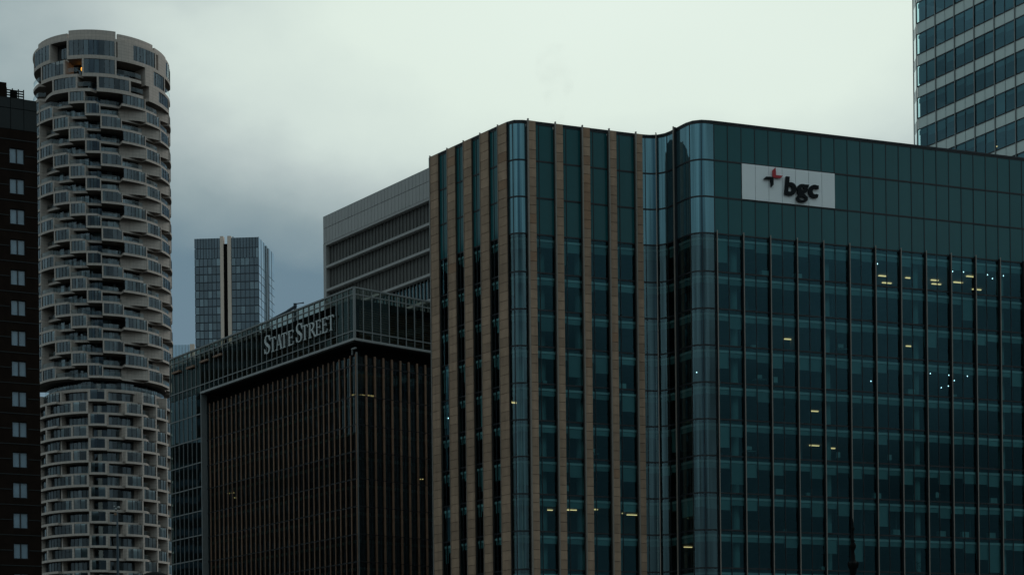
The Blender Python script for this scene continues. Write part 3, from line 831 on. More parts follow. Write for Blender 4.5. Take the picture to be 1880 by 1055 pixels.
def post(d, r0, r1, z0, z1, wd=1.25, m='cream'):
    mb = MB(); cbox(mb, d - wd / 2, d + wd / 2, r0, r1, z0, z1, m, 1); rt.add("wall_pier", mb)
def back_room(d0, d1, z0, z1): pass
BH = .80       # height of the cream floor bands
ztop = 194.4
LO, HI = -104, 106
# --- crown: two tall storeys and one middling, in wide petals
crown = [
    (5.2, [(-75, -46, 'box', 5), (-44, -30, 'rec', 2), (-29, 12, 'boxL', 9), (13, 51, 'wallbox', 7), (54, 92, 'wallbox', 5)]),
    (4.9, [(-80, -60, 'bal', 3), (-59, -31, 'box', 6), (-28, -16, 'bal', 2), (-16, 12, 'box', 6), (13, 38, 'bal', 4), (38, 65, 'wallbox', 5), (66, 96, 'bal', 4)]),
    (4.0, [(-90, -62, 'bal', 4), (-44, -20, 'box', 6), (-20, -5, 'bal', 3), (-4, 24, 'box', 6), (24, 40, 'bal', 3), (42, 76, 'wallbox', 6)]),
]
z = ztop
mb = MB(); cbox(mb, LO, HI, RCORE - .2, RCORE, 0, ztop - .5, 'room', 48); rt.add("core_wall", mb)
mb = MB(); cbox(mb, HI, 360 + LO, RI, RI + 1.5, 0, ztop, 'cream', 36); rt.add("rear_wall", mb)
# parapets with separate heights
for (a, c, h, r_) in ((-84, -71, .2, 17.6), (-70, -30, 1.55, 18.2), (-28.5, 12, 2.2, 18.3), (13.5, 50, 1.75, 18.1), (52, 76, 1.2, 18.2)):
    mb = MB(); cbox(mb, a, c, r_ - .7, r_, ztop - .2, ztop + h, 'cream'); rt.add("parapet", mb)
mb = MB(); ring(mb, [(LO, RO - .2), (HI, RO - .2)], ztop - .75, ztop - .02, 'cream', 0.2); rt.add("roof", mb)
for (h, segs) in crown:
    z0 = z - h
    zz0, zz1 = z0 + .1, z - .74
    prof = [(LO, RM)]
    for a, c, t, n in segs:
        ro = RO if t != 'rec' else RO
        if t in ('rec',): ro = RM
        if t == 'bal': prof += [(a, RO - .1), (c - 4, RO - .1), (c, RM + .2)]
        else: prof += [(a, ro), (c, ro)]
        if t in ('box', 'boxL', 'wallbox'):
            g0 = a + 1.6
            if t == 'wallbox': g0 = a + (c - a) * .36; mb = MB(); cbox(mb, a, g0, RI, RO, zz0 - .1, zz1 + .02, 'cream'); rt.add("wall_panel", mb)
            else: post(a + .8, RI, RO, zz0 - .1, zz1 + .02, 1.6)
            post(c - .7, RI, RO, zz0 - .1, zz1 + .02, 1.4)
            glazing(g0, c - 1.4, RO - .18, zz0 + .17, zz1, n, .15, 'resglass')
            mb = MB(); cbox(mb, g0, c - 1.4, RO - .3, RO - .02, zz0 - .1, zz0 + .16, 'cream'); rt.add("wall_panel", mb)
        elif t == 'rec': glazing(a, c, RM - .4, zz0 + .5, zz1, n, .3)
        else:
            glazing(a, c, RI, zz0, zz1, n, .3); balus([(a, RO - .1), (c - 4, RO - .1), (c, RM + .2)], zz0 + .6)
    prof.append((HI, RM))
    prof = sorted(prof, key=lambda q: q[0])
    mb = MB(); ring(mb, prof, z0 - .74, z0 + .1, 'cream'); rt.add("floor_band", mb)
    z = z0
# amber lamp in the balcony under the crown
q = un(151.5, 127.5, 479.0)
mb = MB(); mb.lathe(q, [(.01, -.55), (.38, -.4), (.5, 0), (.38, .4), (.01, .55)], 'amber', 10); rt.add("lamp", mb)
# --- upper part: petals that climb one module per floor, repeating every third floor
FH = 3.40
MODS = [-104, -85, -63, -44, -28, -14, -1.5, 16, 38, 56, 75, 95, 112]
f = 0
while z > 104.0:
    z0 = z - FH; zz0, zz1 = z0 + .08, z - .56
    prof = [(LO - 1, RM)]
    for q, (a, c) in enumerate(zip(MODS, MODS[1:])):
        t = (q - 5 - f + 1) % 3
        wide = a > 14; nm = 6 if c - a > 19 else 4
        if a < -80: t = 0
        if t == 0:       # window box, flush with the outer line
            prof += [(a, RM - .5), (a, RO), (c, RO)]
            if not wide: post(a + .6, RI, RO, zz0 - .1, zz1, 1.2)
            post(c - .4, RI, RO - .05, zz0 - .1, zz1, .8)
            glazing(a + 1.2, c - .8, RO - .2, zz0 + .1, zz1, nm, .62)
        elif t == 1:     # balcony, edge sliding back inwards
            prof += [(a, RO - .12), (c - 3.5, RO - .35), (c, RM - .1)]
            glazing(a, c, RI + .8, zz0, zz1, 3, .5)
            balus([(a, RO - .12), (c - 3.5, RO - .35), (c, RM - .1)], zz0)
        elif wide:       # solid tiled wall slanting out towards the next window box
            prof += [(a, RM - .1), (c, RM - .3)]
            mb = MB(); n_ = 5
            w0 = [rp(a + (c + .9 - a) * i / n_, RI + 1.2 + (RO - RI - 1.2) * i / n_, zz0 - .1) for i in range(n_ + 1)]
            w1 = [(x, y, zz1 + .02) for x, y, _ in w0]
            mb.strip([w0, w1], 'cream'); cbox(mb, c - .1, c + 1.0, RI, RO, zz0 - .1, zz1, 'cream', 1)
            rt.add("wall_panel", mb)
        else:            # deep recess
            prof += [(a, RM - .1), (c, RM - .6)]
            glazing(a, c - .5, RI, zz0, zz1, 3, .4)
            balus([(a, RM - .1), (c, RM - .6)], zz0)
    prof.append((HI + 10, RM))
    prof = sorted([p for p in prof if p[0] <= HI + 9], key=lambda q: q[0])
    mb = MB(); ring(mb, prof, z0 - .56, z0 + .08, 'cream'); rt.add("floor_band", mb)
    z = z0; f += 1
# --- plain recessed floor, then the lower part of stacked frames in two alternating rows
z0 = z - 3.1
mb = MB(); ring(mb, [(LO, RM - .6), (HI, RM - .6)], z0 - .72, z0 + .08, 'cream'); rt.add("floor_band", mb)
for m in range(-7, 7): glazing(1 + 15 * m, 16 + 15 * m, RI + .6, z0 + .08, z - .72, 3, .2)
balus([(LO, RM - .6), (HI, RM - .6)], z0 + .08)
z = z0; f = 0
ROWA = [-104, -74, -44, -14, 1, 31, 61, 91]
ROWB = [-89, -59, -29, -14, 16, 46, 76, 106]
while z > 34:
    z0 = z - 3.32; zz0, zz1 = z0 + .08, z - .56
    E = ROWA if f % 2 == 0 else ROWB
    prof = []
    for a, c in zip(E, E[1:]):
        w_ = c - a
        if a >= 14:      # right of centre: window, then balcony sliding back
            prof += [(a, RM - .8), (a, RO), (a + w_ * .62, RO), (c - 2, RM - .1), (c, RM - .8)]
            mb = MB(); mb.hexa([rp(a - 4, RI, zz0 - .1), rp(a, RO, zz0 - .1), rp(a + 1.5, RO, zz0 - .1), rp(a + 1, RI, zz0 - .1), rp(a - 4, RI, zz1), rp(a, RO, zz1), rp(a + 1.5, RO, zz1), rp(a + 1, RI, zz1)], 'cream'); rt.add("wall_panel", mb)
            post(a + w_ * .5, RI, RO - .02, zz0 - .1, zz1, 1.3)
            glazing(a + 1.5, a + w_ * .5 - .65, RO - .22, zz0, zz1, 3, .5)
            glazing(a + w_ * .5 + .65, c - 4, RI + .9, zz0, zz1, 3, .5)
            balus([(a + w_ * .5 + .65, RO - .05), (a + w_ * .62, RO - .05), (c - 2, RM - .1)], zz0)
        elif c <= -28:   # left: mirrored
            lr = RO - (.2 if f % 2 or a < -72 else 1.7)
            prof += [(a, lr - .8), (a + .1, lr), (c, lr)]
            post(a + 1.0, RI, lr, zz0 - .1, zz1, 2.0)
            glazing(a + 1.6, c - .8, lr - 1.3, zz0, zz1, 6, .25)
        else:
            box = w_ < 20
            ro = RO if box else RO - 1.6
            prof += [(a, ro), (c, ro)]
            post(a + .85, RI, ro, zz0 - .1, zz1, 1.7); post(c - .85, RI, ro, zz0 - .1, zz1, 1.7)
            if box: glazing(a + 1.3, c - 1.2, ro - .25, zz0, zz1, 2, .6)
            else:
                glazing(a + 1.3, c - 1.2, RO - 3.3, zz0, zz1, 6, .25)
    mb = MB(); ring(mb, prof, z0 - .56, z0 + .08, 'cream'); rt.add("floor_band", mb)
    z = z0; f += 1
mb = MB(); cbox(mb, LO, HI, RM - 1, RM - .5, 0, z, 'cream', 40); rt.add("base_wall", mb)
rt.done()

# ================================================================== distant slab tower
DT = 723.0
ft = Thing("high_rise_tower", "distant blue glass high-rise with two cream piers and a dark slot up its front", "building", (un(420, 640, DT)[0], DT + 10, 0))
TZ = EYE + (HY - 435 - LEAN * (474 - CX)) / F_ * DT
fl = plan(357.5, 439.5, TZ - .3); fc = plan(474.3, 434.6, TZ)
FP = Path([fl, fc]); fe = (Vector(fc) + Vector((9.2, 27)) ).to_tuple()
sx = un(503, 470, DT + 26); FS = Path([fc, (sx[0], DT + 26)])
def fs(px): return FP.find(px, TZ - 30)
g0, g1, g2, g3, g4 = 0, fs(405.6), fs(411.6), fs(419.0), fs(425.6)
rb = random.Random(3)
nfl = 24; fh = 3.33
z = TZ - 8.6
def far_rows(P, a, c, n, z0, z1, m, alt=None, p=0.0):
    w_ = (c - a) / n
    for k in range(n):
        mb = MB(); P.sheet(mb, a + k * w_ + .12, a + (k + 1) * w_ - .12, 0, z0, z1, m if rb.random() > p else alt)
        P.box(mb, a + k * w_ - .12, a + k * w_ + .12, -.1, .08, z0, z1, 'crane'); ft.add("window", mb)
for i in range(nfl):
    z1, z0 = z - i * fh, z - (i + 1) * fh
    far_rows(FP, g0, g1, 6, z0 + .43, z1, 'farglass', 'farcurtain', .3); far_rows(FP, g4, FP.len, 6, z0 + .43, z1, 'farglass', 'farcurtain', .3)
    far_rows(FS, 0, FS.len, 6, z0 + .26, z1, 'farside')
    for P, a, c in ((FP, g0, g1), (FP, g4, FP.len), (FS, 0, FS.len)):
        mb = MB(); P.box(mb, a, c, -.3, .04, z0, z0 + (.42 if P is FP else .25), 'farline'); ft.add("spandrel", mb)
for j, (z1, z0) in enumerate(((TZ, TZ - 4.4), (TZ - 4.4, TZ - 8.6))):
    far_rows(FP, g0, g1, 9, z0 + .2, z1 - .1, 'farglass'); 
    far_rows(FP, g4, FP.len, 9, z0 + .2, z1 - .1, 'farglass' if j else 'farglass', 'farcurtain', .3 if j else .0)
    far_rows(FS, 0, FS.len, 6, z0, z1, 'farside')
for a, c in ((g1, g2), (g3, g4)):
    mb = MB(); FP.box(mb, a, c, -2, .5, 0, TZ + .6, 'farpier'); ft.add("concrete_pier", mb)
mb = MB(); FP.box(mb, g2 + .01, g3 - .01, -.18, -.06, 0, TZ - 2.5, 'iron'); ft.add("slot_shade_sheet", mb)  # near-black sheet closes the slot, its deep shade put into the colour
mb = MB(); FS.box(mb, FS.len * .50, FS.len * .555, .0, .5, 0, TZ - 1, 'frame'); FS.box(mb, FS.len * .44, FS.len * .50, .0, .4, 0, TZ - .5, 'farcurtain'); ft.add("vertical_fin", mb)
mb = MB(); p0, p1, p2 = Vector(fl), Vector(fc), Vector(FS.p[1]); p3 = p0 + (p2 - p1)
q0, q1, q2, q3 = [p + (c_ - p) * .01 for p in (p0, p1, p2, p3) for c_ in [(p0 + p2) / 2]]
mb.hexa([(p.x, p.y + .2, 0) for p in (q0, q1, q2, q3)] + [(p.x, p.y + .2, TZ - 4) for p in (q0, q1, q2, q3)], 'farglass'); ft.add("core_wall", mb)
a = un(426, 434, DT + 6); mb = MB(); mb.tube((a[0], a[1], TZ - 3), (a[0] + .4, a[1], TZ + 2.0), .2, 'crane'); mb.tube((a[0] - .2, a[1], TZ + 1.2), (a[0] + 2.4, a[1], TZ + 1.0), .13, 'crane'); ft.add("roof_antenna", mb)
ft.done()

# ---- low glass topped block at its foot
lb = Thing("glass_block", "low glass topped block between the round tower and the roof band", "building", (un(335, 650, 600)[0], 605, 0))
z1 = EYE + (HY - 626) / F_ * 600; LP_ = Path([un(300, 626, 600)[:2], un(357, 626, 600)[:2]])
mb = MB(); LP_.box(mb, 0, LP_.len, -14, 0, 0, z1 - 4.2, 'farglass'); lb.add("body", mb)
for k in range(10):
    w_ = LP_.len / 10; mb = MB(); LP_.sheet(mb, k * w_ + .05, (k + 1) * w_ - .05, -.1, z1 - 4.1, z1, 'resglass'); LP_.box(mb, k * w_ - .05, k * w_ + .05, -.2, 0, z1 - 4.1, z1, 'steel')
    lb.add("glass_screen", mb)
for i in range(5):
    mb = MB(); LP_.box(mb, 0, LP_.len, .01, .12, z1 - 6.5 - i * 3.6, z1 - 6.0 - i * 3.6, 'steel'); lb.add("spandrel", mb)
mb = MB(); LP_.box(mb, LP_.len - 1.6, LP_.len, -.5, .2, 0, z1 + .2, 'farpier'); lb.add("concrete_pier", mb)
lb.done()

# ================================================================== grey block with screened upper floors
GT = 961.8 / F_ * 291 + EYE
gl_, gr_ = plan(593, 397, GT), plan(790, 305.3, GT)
GP = Path([gl_, tuple(Vector(gr_) + (Vector(gr_) - Vector(gl_)) * .35)])
gb = Thing("grey_office_block", "grey office block with a pale fascia above rows of dark vertical fins", "building", (gl_[0], gl_[1], 0))
gp_ = (GP.find(790, GT) - 0) / 32.0
nG = int(GP.len / gp_)
gz = lambda y: EYE + (HY - y - LEAN * (595 - CX)) / F_ * GP.at(.3)[1]
r0, r1, r2 = gz(397), gz(420), gz(447.5)
for k in range(nG):
    for a, c in ((r1, r0), (r2, r1)):
        mb = MB(); GP.box(mb, k * gp_ + .03, (k + 1) * gp_ - .03, -.2, .0, a + .04, c - .04, 'greypan'); gb.add("fascia_panel", mb)
mb = MB(); GP.box(mb, 0, GP.len, -.6, -.05, r2, r0 - .1, 'joint'); gb.add("fascia_backing", mb)
bars = [gz(y) for y in (450, 491.5, 534.5, 577, 620, 663)]
for j, z_ in enumerate(bars):
    mb = MB(); GP.box(mb, .9, GP.len, -.9, .05, z_ - .2, z_ + .2, 'greybar'); gb.add("spandrel_bar", mb)
for j, (a, c) in enumerate(zip(bars, bars[1:])):
    for k in range(1, nG):
        mb = MB(); GP.box(mb, k * gp_ - .09, k * gp_ + .09, -.78, -.62, c + .2, a - .2, 'fingrey' if j < 3 else 'steel'); gb.add("screen_fin", mb)
    mb = MB(); GP.sheet(mb, 1, GP.len, -.8, c + .2, a - .2, 'ribglass' if j > 2 else 'fingrey'); gb.add("window_band", mb)
    mb = MB(); GP.box(mb, .9, GP.len, -1.3, -1.1, c, a, 'fingrey' if j < 3 else 'inner'); gb.add("inner_wall", mb)
    mb = MB(); GP.box(mb, .9, GP.len, -1.1, -.85, a - .5, a - .3, 'fingrey'); gb.add("floor_slab", mb)
mb = MB(); GP.box(mb, 0, .85, -.9, .02, 0, r2 - .03, 'greybar'); gb.add("corner_pier", mb)
mb = MB(); gn = Vector((GP.n[0].x, GP.n[0].y))
a, c = Vector(GP.p[0]) - gn * .9, Vector(GP.p[1]) - gn * .9
ia, ic = a - gn * 28, c - gn * 28
mb.hexa([(p.x, p.y, 0) for p in (a, c, ic, ia)] + [(p.x, p.y, bars[-1]) for p in (a, c, ic, ia)], 'conc')
a2, c2 = a - gn * 1.8, c - gn * 1.8
mb.hexa([(p.x, p.y, bars[-1]) for p in (a2, c2, ic, ia)] + [(p.x, p.y, r0 - .2) for p in (a2, c2, ic, ia)], 'greypan'); gb.add("body", mb)
gb.done()

# ================================================================== banded glass tower top right
BT_D = 262.0
X0 = un(1685.5, 270, BT_D)
bdir = Vector((9.5 * 2.05, -9.1 * 2.05)).normalized()
def btplan(): 
    pass
# face runs from the far left corner towards the viewer's right
hz_ = 1240.0; k_ = .00036
pr = un(1880, 200, BT_D / 1.075)
TP = Path([X0[:2], tuple(Vector(X0[:2]) + (Vector(pr[:2]) - Vector(X0[:2])) * 1.6)])
bt = Thing("banded_glass_tower", "tall glass tower with pale horizontal bands behind the right end of the wavy block", "building", (X0[0], X0[1], 0))
bp_ = (TP.find(1866, 100) - TP.find(1686, 100)) / 10.0
nB = int(TP.len / bp_)
fhz = 58.0 * BT_D / F_
def bzz(py): return EYE + (HY - py + LEAN * 0 - LEAN * (1686 - CX)) / F_ * BT_D
zref = bzz(44)           # top of a pale band at the left corner
rb = random.Random(12)
for i in range(-6, 8):
    z1 = zref - i * fhz; zm = z1 - fhz * .36; z0 = z1 - fhz
    for k in range(nB):
        mb = MB(); TP.sheet(mb, k * bp_ + .04, (k + 1) * bp_ - .04, 0, zm + .06, z1 - .06, 'palespan'); bt.add("spandrel_panel", mb)
        mb = MB(); TP.sheet(mb, k * bp_ + .04, (k + 1) * bp_ - .04, 0, z0 + .06, zm - .06, 'tower_glass', 1, False, .02)
        TP.box(mb, k * bp_ - .04, k * bp_ + .04, -.05, .05, z0, zm, 'frame')
        bl = MB()
        d = rb.choice([.6, .8, .8, 1.1, 1.4, 2.6]); TP.sheet(bl, k * bp_ + .06, (k + 1) * bp_ - .06, -.25, zm - d, zm - .1, 'blind')
        bt.add("window", mb, [("blind", bl)])
    for z_, h in ((z1, .07), (zm, .06)):
        mb = MB(); TP.box(mb, 0, TP.len, -.05, .07, z_ - h, z_ + h, 'frame'); bt.add("transom", mb)
    mb = MB(); TP.box(mb, .1, TP.len, -9, -.5, zm + .2, z1 - .3, 'ceil'); bt.add("floor_slab", mb)
zhi, zlo = zref + 6 * fhz, zref - 8 * fhz
for k in range(0, nB + 1, 2):
    mb = MB(); TP.box(mb, k * bp_ - .07, k * bp_ + .05, .06, .16, zlo, zhi, 'steel'); bt.add("vertical_fin", mb)
mb = MB(); TP.box(mb, .1, TP.len, -10, -9, 0, zhi, 'inner'); bt.add("core_wall", mb)
# narrow chamfered corner that catches the bright sky
cl = un(1678.5, 270, BT_D + 3.2); CP_ = Path([cl[:2], X0[:2]])
for i in range(-6, 8):
    z1 = zref - i * fhz; zm = z1 - fhz * .36; z0 = z1 - fhz
    mb = MB(); CP_.sheet(mb, 0, CP_.len, 0, zm, z1, 'palespan'); bt.add("spandrel_panel", mb)
    mb = MB(); CP_.sheet(mb, 0, CP_.len, 0, z0, zm, 'balglass'); CP_.box(mb, -.05, .08, -.1, .06, z0, z1, 'frame'); bt.add("window", mb)
mb = MB(); a = Vector(cl[:2]); c = Vector(TP.p[1]); mb.strip([[(x, y, z) for x, y in (Vector(X0[:2]) + Vector((.5, .6)), a + Vector((20, 26)), c + Vector((20, 26)), c)] for z in (0, zhi)], 'conc'); bt.add("rear_wall", mb)
mb = MB(); TP.box(mb, 0, TP.len, -.6, -.1, 0, zlo, 'conc'); bt.add("base_wall", mb)
p = un(1830, 269, 256); mb = MB(); mb.lathe(p, [(.01, -.12), (.13, 0), (.01, .12)], 'warm', 8); bt.add("ceiling_light", mb)
p = un(1782, 3, 260); mb = MB(); mb.box(p[0] - .5, p[0] + .5, p[1] - .3, p[1], p[2] - .1, p[2] + .1, 'warm'); bt.add("ceiling_light", mb)
bt.done()

# ================================================================== dark brick block at the left edge
db = Thing("dark_brick_block", "near-black brick block with one column of paired pale windows at the left edge", "building", (-60, 195, 0))
DZ = EYE + (HY - 188 - LEAN * (67 - CX)) / F_ * 192
dr = un(67.6, 188, 192.0); DP = Path([tuple(Vector(dr[:2]) - Vector((.906, .423)) * 26), dr[:2]])
def ds_(px): return DP.find(px, 50)
def dz(px, py): return EYE + (HY - py - LEAN * (px - CX)) / F_ * DP.at(ds_(px))[1]
sw0, sw1 = ds_(20.2), ds_(47.2); sp16 = ds_(16.3)
zp = dz(20, 237)
wz = []
k = 0
pitch = 55.82 / F_ * DP.at(sw0)[1]
wt0 = dz(20.5, 270.5); wh = 28.5 / F_ * DP.at(sw0)[1]
zt = wt0
while zt > 4: wz.append(zt); zt -= pitch
mb = MB(); DP.box(mb, 0, sp16, -20, 0, DZ, dz(10, 151), 'darkbrick'); db.add("stair_tower", mb)
mb = MB()
DP.box(mb, 0, sw0, -22, 0, 0, zp, 'darkbrick'); DP.box(mb, sw1, DP.len, -22, 0, 0, zp, 'darkbrick')
prev = zp
for z_ in wz:
    DP.box(mb, sw0, sw1, -22, 0, z_, prev, 'darkbrick'); prev = z_ - wh
    DP.box(mb, sw0, sw1, -22, -.8, z_ - wh, z_, 'darkbrick')
DP.box(mb, sw0, sw1, -22, 0, 0, prev, 'darkbrick'); db.add("brick_wall", mb)
mb = MB(); DP.box(mb, 0, DP.len, -22, -.1, zp, DZ, 'darkpan')
n = 9
for k in range(n):
    a = DP.len - 5.4 * (k + 1) / 4.0; a = DP.len - (k + 1) * 1.42
    if a < 0: break
    for q0, q1 in ((zp + .05, (zp + DZ) / 2 + .6), ((zp + DZ) / 2 + .68, DZ + .1)):
        DP.box(mb, a + .04, a + 1.38, -.1, 0, q0, q1, 'darkpan')
db.add("metal_cladding", mb)
mb = MB()
for j in range(0, 40):
    z_ = zp - 1.1 - j * pitch / 2
    if z_ > 3:
        hit = any(w - wh - .1 < z_ < w + .1 for w in wz)
        DP.box(mb, 0, sw0 - .1 if hit else DP.len, .001, .04, z_ - .05, z_ + .05, 'darkpan')
        if hit: DP.box(mb, sw1 + .1, DP.len, .001, .04, z_ - .05, z_ + .05, 'darkpan')
db.add("string_course", mb)
for z_ in wz:
    mb = MB(); mid = (sw0 + sw1) / 2
    DP.sheet(mb, sw0 + .06, mid - .08, -.22, z_ - wh + .06, z_ - .06, 'paleglass'); DP.sheet(mb, mid + .06, sw1 - .06, -.22, z_ - wh + .06, z_ - .06, 'paleglass')
    DP.box(mb, mid - .08, mid + .06, -.3, -.12, z_ - wh, z_, 'frame'); DP.box(mb, sw0, sw1, -.3, -.14, z_ - .06, z_, 'frame'); DP.box(mb, sw0, sw1, -.3, -.02, z_ - wh, z_ - wh + .06, 'frame')
    DP.box(mb, sw0, sw0 + .06, -.3, -.14, z_ - wh + .06, z_ - .06, 'frame'); DP.box(mb, sw1 - .06, sw1, -.3, -.14, z_ - wh + .06, z_ - .06, 'frame')
    db.add("window", mb)
mb = MB()
for j in range(5): zq = DZ + .12 + j * .28; DP.box(mb, sp16 + .02, ds_(50), -1.1, -1.0, zq, zq + .12, 'iron')
for q in (sp16 + .1, ds_(29), ds_(40), ds_(49.6)): DP.box(mb, q, q + .1, -1.1, -.95, DZ, DZ + 1.5, 'iron')
DP.box(mb, sp16 + .6, ds_(39.5), -1.6, -1.2, DZ, DZ + 1.35, 'darkpan')
db.add("roof_railing", mb)
db.done()

# ================================================================== unseen blocks added outside the frame to darken the reflections in the glass
def add_reflected_block(x, y, wx, wy, h, label, cat="building"):
    t = Thing("reflected_block", label, cat, (x, y, 0))
    mb = MB(); mb.box(x - wx / 2, x + wx / 2, y - wy / 2, y + wy / 2, 0, h, 'darkpan'); t.add("body", mb)
    mb = MB()
    z = 4
    while z < h - 3:
        mb.box(x - wx / 2 - .05, x + wx / 2 + .05, y - wy / 2 - .05, y + wy / 2 + .05, z, z + 1.5, 'farglass'); z += 3.8
    t.add("window_band", mb)
    t.done()
add_reflected_block(-134, 253, 24, 20, 116, "dark slab tower added outside the left edge, unseen except in reflections")
add_reflected_block(-136, 312, 26, 20, 98, "dark block added beyond the slab tower, unseen except in reflections")
add_reflected_block(-167, 315, 24, 64, 71, "dark lower block added behind the other two, unseen except in reflections")
add_reflected_block(-30, -60, 70, 24, 26, "low dark unseen block added behind the viewer for reflections")

# ================================================================== foreground silhouettes
fd = 46.0
lc = un(1566.5, 1055, fd)
def fz(py): return EYE + (HY - py - LEAN * (1566 - CX)) / F_ * fd
fin = Thing("lamp_finial_post", "black iron post with a spiked ornamental finial in front of the wavy block", "post", (lc[0], lc[1], 0))
u_ = fd / F_
mb = MB(); mb.lathe((lc[0], lc[1], 0), [(.16, 0), (.16, .5), (.09, .7), (.08, fz(1075)), (.10, fz(1062))], 'iron', 12); fin.add("post", mb)
mb = MB()
prof = [(3.5, 1064), (5, 1056), (6.5, 1046), (8.5, 1040), (10.5, 1034), (7, 1032), (4.5, 1027), (3.5, 1018), (2.6, 1012), (3.2, 1009), (5.2, 1005), (5.8, 1001), (4.6, 997), (2.8, 994), (4.8, 992), (2.2, 990), (1.9, 974), (3.4, 970), (3.2, 968), (1.7, 966), (1.4, 960), (.5, 952), (.1, 950)]
mb.lathe((lc[0], lc[1], 0), [(r_ * u_, fz(y)) for r_, y in prof], 'iron', 12); 
for k in range(6):
    a = k * math.pi / 3 + .3; cx_, cy_ = math.cos(a), math.sin(a)
    mb.tube((lc[0] + 8 * u_ * cx_, lc[1] + 8 * u_ * cy_, fz(1041)), (lc[0] + 11 * u_ * cx_, lc[1] + 11 * u_ * cy_, fz(1034)), .025, 'iron', 6, .01)
    mb.tube((lc[0] + 11 * u_ * cx_, lc[1] + 11 * u_ * cy_, fz(1034)), (lc[0] + 8.5 * u_ * cx_, lc[1] + 8.5 * u_ * cy_, fz(1030)), .016, 'iron', 6, .006)
fin.add("finial", mb)
fin.done()
ld = 70.0
lc = un(216.6, 1055, ld)
def lz(py): return EYE + (HY - py - LEAN * (216 - CX)) / F_ * ld
lp = Thing("camera_mast", "thin dark mast with small cameras at its top in front of the round tower", "mast", (lc[0], lc[1], 0))
mb = MB(); mb.lathe((lc[0], lc[1], 0), [(.10, 0), (.09, 2), (.045, lz(985)), (.03, lz(940)), (.005, lz(938))], 'blue', 10); lp.add("pole", mb)
for dx, dy, r_ in ((-.05, 934, .06), (.05, 931, .06), (-.12, 929, .035)):
    mb = MB(); mb.lathe((lc[0] + dx, lc[1], lz(dy)), [(.01, -r_), (r_ * .9, -r_ * .6), (r_, 0), (r_ * .7, r_ * .7), (.01, r_)], 'steel', 8); lp.add("camera_head", mb)
mb = MB(); mb.box(lc[0] - .11, lc[0] - .02, lc[1] - .06, lc[1] + .06, lz(945), lz(941), 'bronze'); lp.add("junction_box", mb)
lp.done()
# dark domed kiosk roofs just inside the lower edge
def kiosk(px0, px1, py, d, label):
    a, c = un(px0, py, d), un(px1, py, d); x, hw = (a[0] + c[0]) / 2, (c[0] - a[0]) / 2; h = a[2]
    t = Thing("canopy_roof", label, "canopy", (x, d, 0))
    mb = MB(); mb.lathe((x, d + hw, h - .35), [(hw * 1.0, -.3), (hw, 0), (hw * .8, .2), (hw * .4, .32), (.05, .36)], 'iron', 24); t.add("roof", mb)
    for s_ in (-.8, .8):
        mb = MB(); mb.lathe((x + hw * s_, d + hw, 0), [(.08, 0), (.07, h - .6)], 'iron', 8); t.add("post", mb)
    t.done()
kiosk(243, 312, 1046, 60, "dark curved canopy top in front of the right foot of the round tower")
kiosk(105, 232, 1050.5, 62, "wide dark curved canopy top in front of the left foot of the round tower")

# ================================================================== things standing on the office window ledges
def ledge_item(px, row, kind, label, cat, name):
    z = LV[row + 1] + .02; s_ = BG.find(px, z + 1); o = -1.0
    if s_ is None: return
    x, y, _ = BG.pt(s_, o, z); t = Thing(name, label, cat, (x, y, z))
    def bx(a, c, o0, o1, z0, z1, m, part):
        mb = MB(); BG.box(mb, s_ + a, s_ + c, o + o0, o + o1, z + z0, z + z1, m); t.add(part, mb)
    if kind == 'cabinet':
        bx(-.45, .45, -.25, .25, .0, .78, 'blind', 'body'); bx(-.42, -.01, .252, .27, .05, .74, 'bulk', 'door'); bx(.01, .42, .252, .27, .05, .74, 'bulk', 'door')
    elif kind == 'boxes':
        bx(-.32, .12, -.2, .2, 0, .42, 'blind', 'box_body'); bx(-.34, .14, -.22, .22, .421, .50, 'bulk', 'lid')
    elif kind == 'chair':
        bx(-.05, .05, -.05, .05, .08, .45, 'frame', 'stem'); bx(-.27, .27, -.25, .25, .45, .54, 'inner', 'seat'); bx(-.24, .24, .22, .29, .56, 1.15, 'curtain', 'backrest'); bx(-.28, .28, -.03, .03, 0, .08, 'frame', 'base')
    elif kind == 'screen':
        bx(-.04, .04, -.03, .03, .78, .95, 'frame', 'stand'); bx(-.34, .34, -.03, .02, .95, 1.34, 'bulk', 'screen'); bx(-.7, .7, -.4, .4, .72, .78, 'blind', 'desk_top'); bx(-.65, -.6, -.3, .3, 0, .72, 'frame', 'leg'); bx(.6, .65, -.3, .3, 0, .72, 'frame', 'leg')
    elif kind == 'plant':
        mb = MB(); mb.lathe(BG.pt(s_, o, z), [(.14, 0), (.2, .38), (.17, .40)], 'blind', 10); t.add('pot', mb)
        mb = MB(); q = random.Random(int(px))
        for _ in range(46):
            c = Vector(BG.pt(s_ + q.uniform(-.3, .3), o + q.uniform(-.3, .3), z + q.uniform(.45, 1.35))); d = Vector((q.uniform(-.2, .2), q.uniform(-.2, .2), q.uniform(-.1, .15))); e = d.cross(Vector((0, 0, 1))) * .35
            mb.poly([c - d, c + e, c + d, c - e], 'tealleaf')
        t.add('foliage', mb)
    t.done()
FLOORN = {3: "topmost", 4: "second", 5: "third", 6: "fourth", 7: "fifth", 8: "sixth", 9: "seventh", 10: "eighth", 11: "ninth"}
BAYN = ["first", "second", "third", "fourth", "fifth", "sixth", "seventh", "eighth", "ninth", "tenth", "eleventh", "twelfth"]
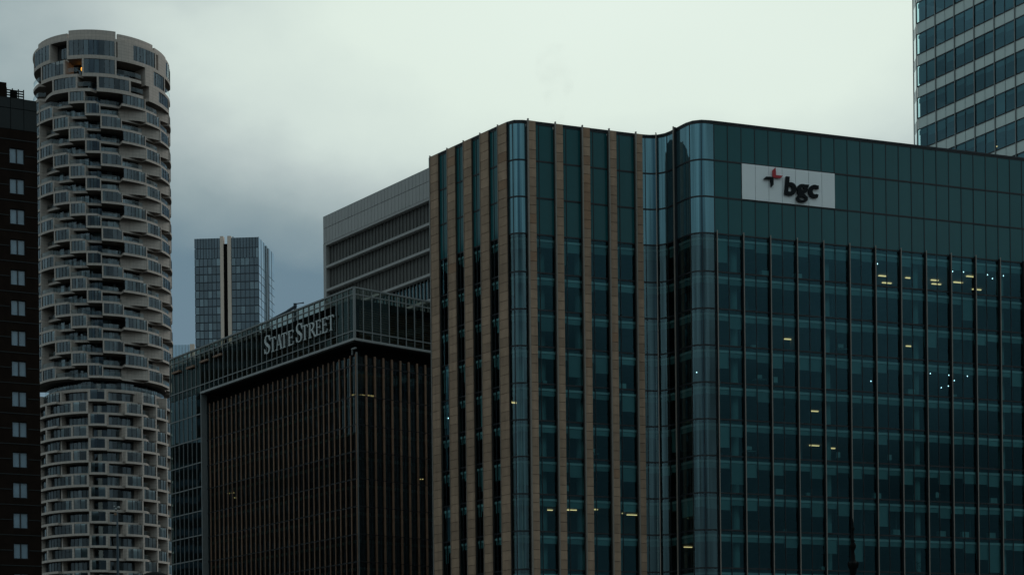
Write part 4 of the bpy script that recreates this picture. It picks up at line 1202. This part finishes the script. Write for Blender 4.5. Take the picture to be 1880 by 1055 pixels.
ITEMS = [(1411, 3, 'cabinet'), (1472, 3, 'cabinet'), (1392, 5, 'boxes'), (1552, 5, 'screen'), (1430, 6, 'chair'), (1402, 6, 'screen'), (1680, 6, 'cabinet'), (1762, 6, 'boxes'), (1383, 8, 'screen'), (1545, 8, 'chair'),
         (1640, 8, 'chair'), (1437, 9, 'cabinet'), (1492, 9, 'boxes'), (1618, 9, 'cabinet'), (1728, 9, 'chair'), (1832, 9, 'cabinet'), (1449, 10, 'plant'), (1653, 10, 'cabinet'), (1737, 10, 'cabinet'), (1780, 10, 'cabinet'), (1829, 10, 'cabinet'),
         (1520, 11, 'boxes'), (1694, 11, 'plant'), (1093, 8, 'screen'), (1148, 6, 'cabinet'), (1007, 6, 'boxes'), (1045, 9, 'chair')]
KN = {'cabinet': ("low_cabinet", "low pale cabinet", "cabinet"), 'boxes': ("storage_box", "small pale lidded storage box", "box"), 'chair': ("office_chair", "high backed office chair", "chair"),
      'screen': ("computer_desk", "desk with a raised computer screen", "desk"), 'plant': ("potted_plant", "leafy potted plant", "plant")}
for px, row, kind in ITEMS:
    n_, l_, c_ = KN[kind]
    if px < 1200: where = "rib gap %s from the notch" % {1093: "second", 1148: "first", 1007: "fourth", 1045: "third"}[px]
    else: where = "%s bay from the curved corner" % BAYN[int((BG.find(px, LV[row]) - S1310) / (2 * PW))]
    ledge_item(px, row, kind, "%s, %s windowed floor, %s" % (l_, FLOORN[row], where), c_, n_)

# ================================================================== faint chimney smoke above the roof
mb = MB()
mb.lathe((0, 0, 0), [(.01, 0), (1.2, .4), (1.5, 2.5), (2.6, 6.5), (2.2, 9.0), (.01, 10)], 'conc', 20)
p = un(1022, 233, 208)
m, t = new_mat("smoke")
o_ = t.nodes.new("ShaderNodeOutputMaterial"); v_ = t.nodes.new("ShaderNodeVolumePrincipled"); t.links.new(v_.outputs[0], o_.inputs['Volume'])
v_.inputs['Color'].default_value = (.45, .47, .48, 1)
n_ = t.nodes.new("ShaderNodeTexNoise"); n_.inputs['Scale'].default_value = .55; n_.inputs['Detail'].default_value = 3
t.links.new(coord(t, 1.0), n_.inputs['Vector'])
d_ = mth('MULTIPLY', mth('MAXIMUM', mth('SUBTRACT', n_.outputs[0], .50, tree=t), 0.0, tree=t), .16, tree=t)
t.links.new(d_, v_.inputs['Density'])
mb.ml = [m]
sm_ = mb.build("smoke", None, (0, 0, 0)); sm_.location = p; sm_["kind"] = "stuff"
tag(sm_, "faint grey wisp of smoke rising above the brown ribbed roofline", "smoke")
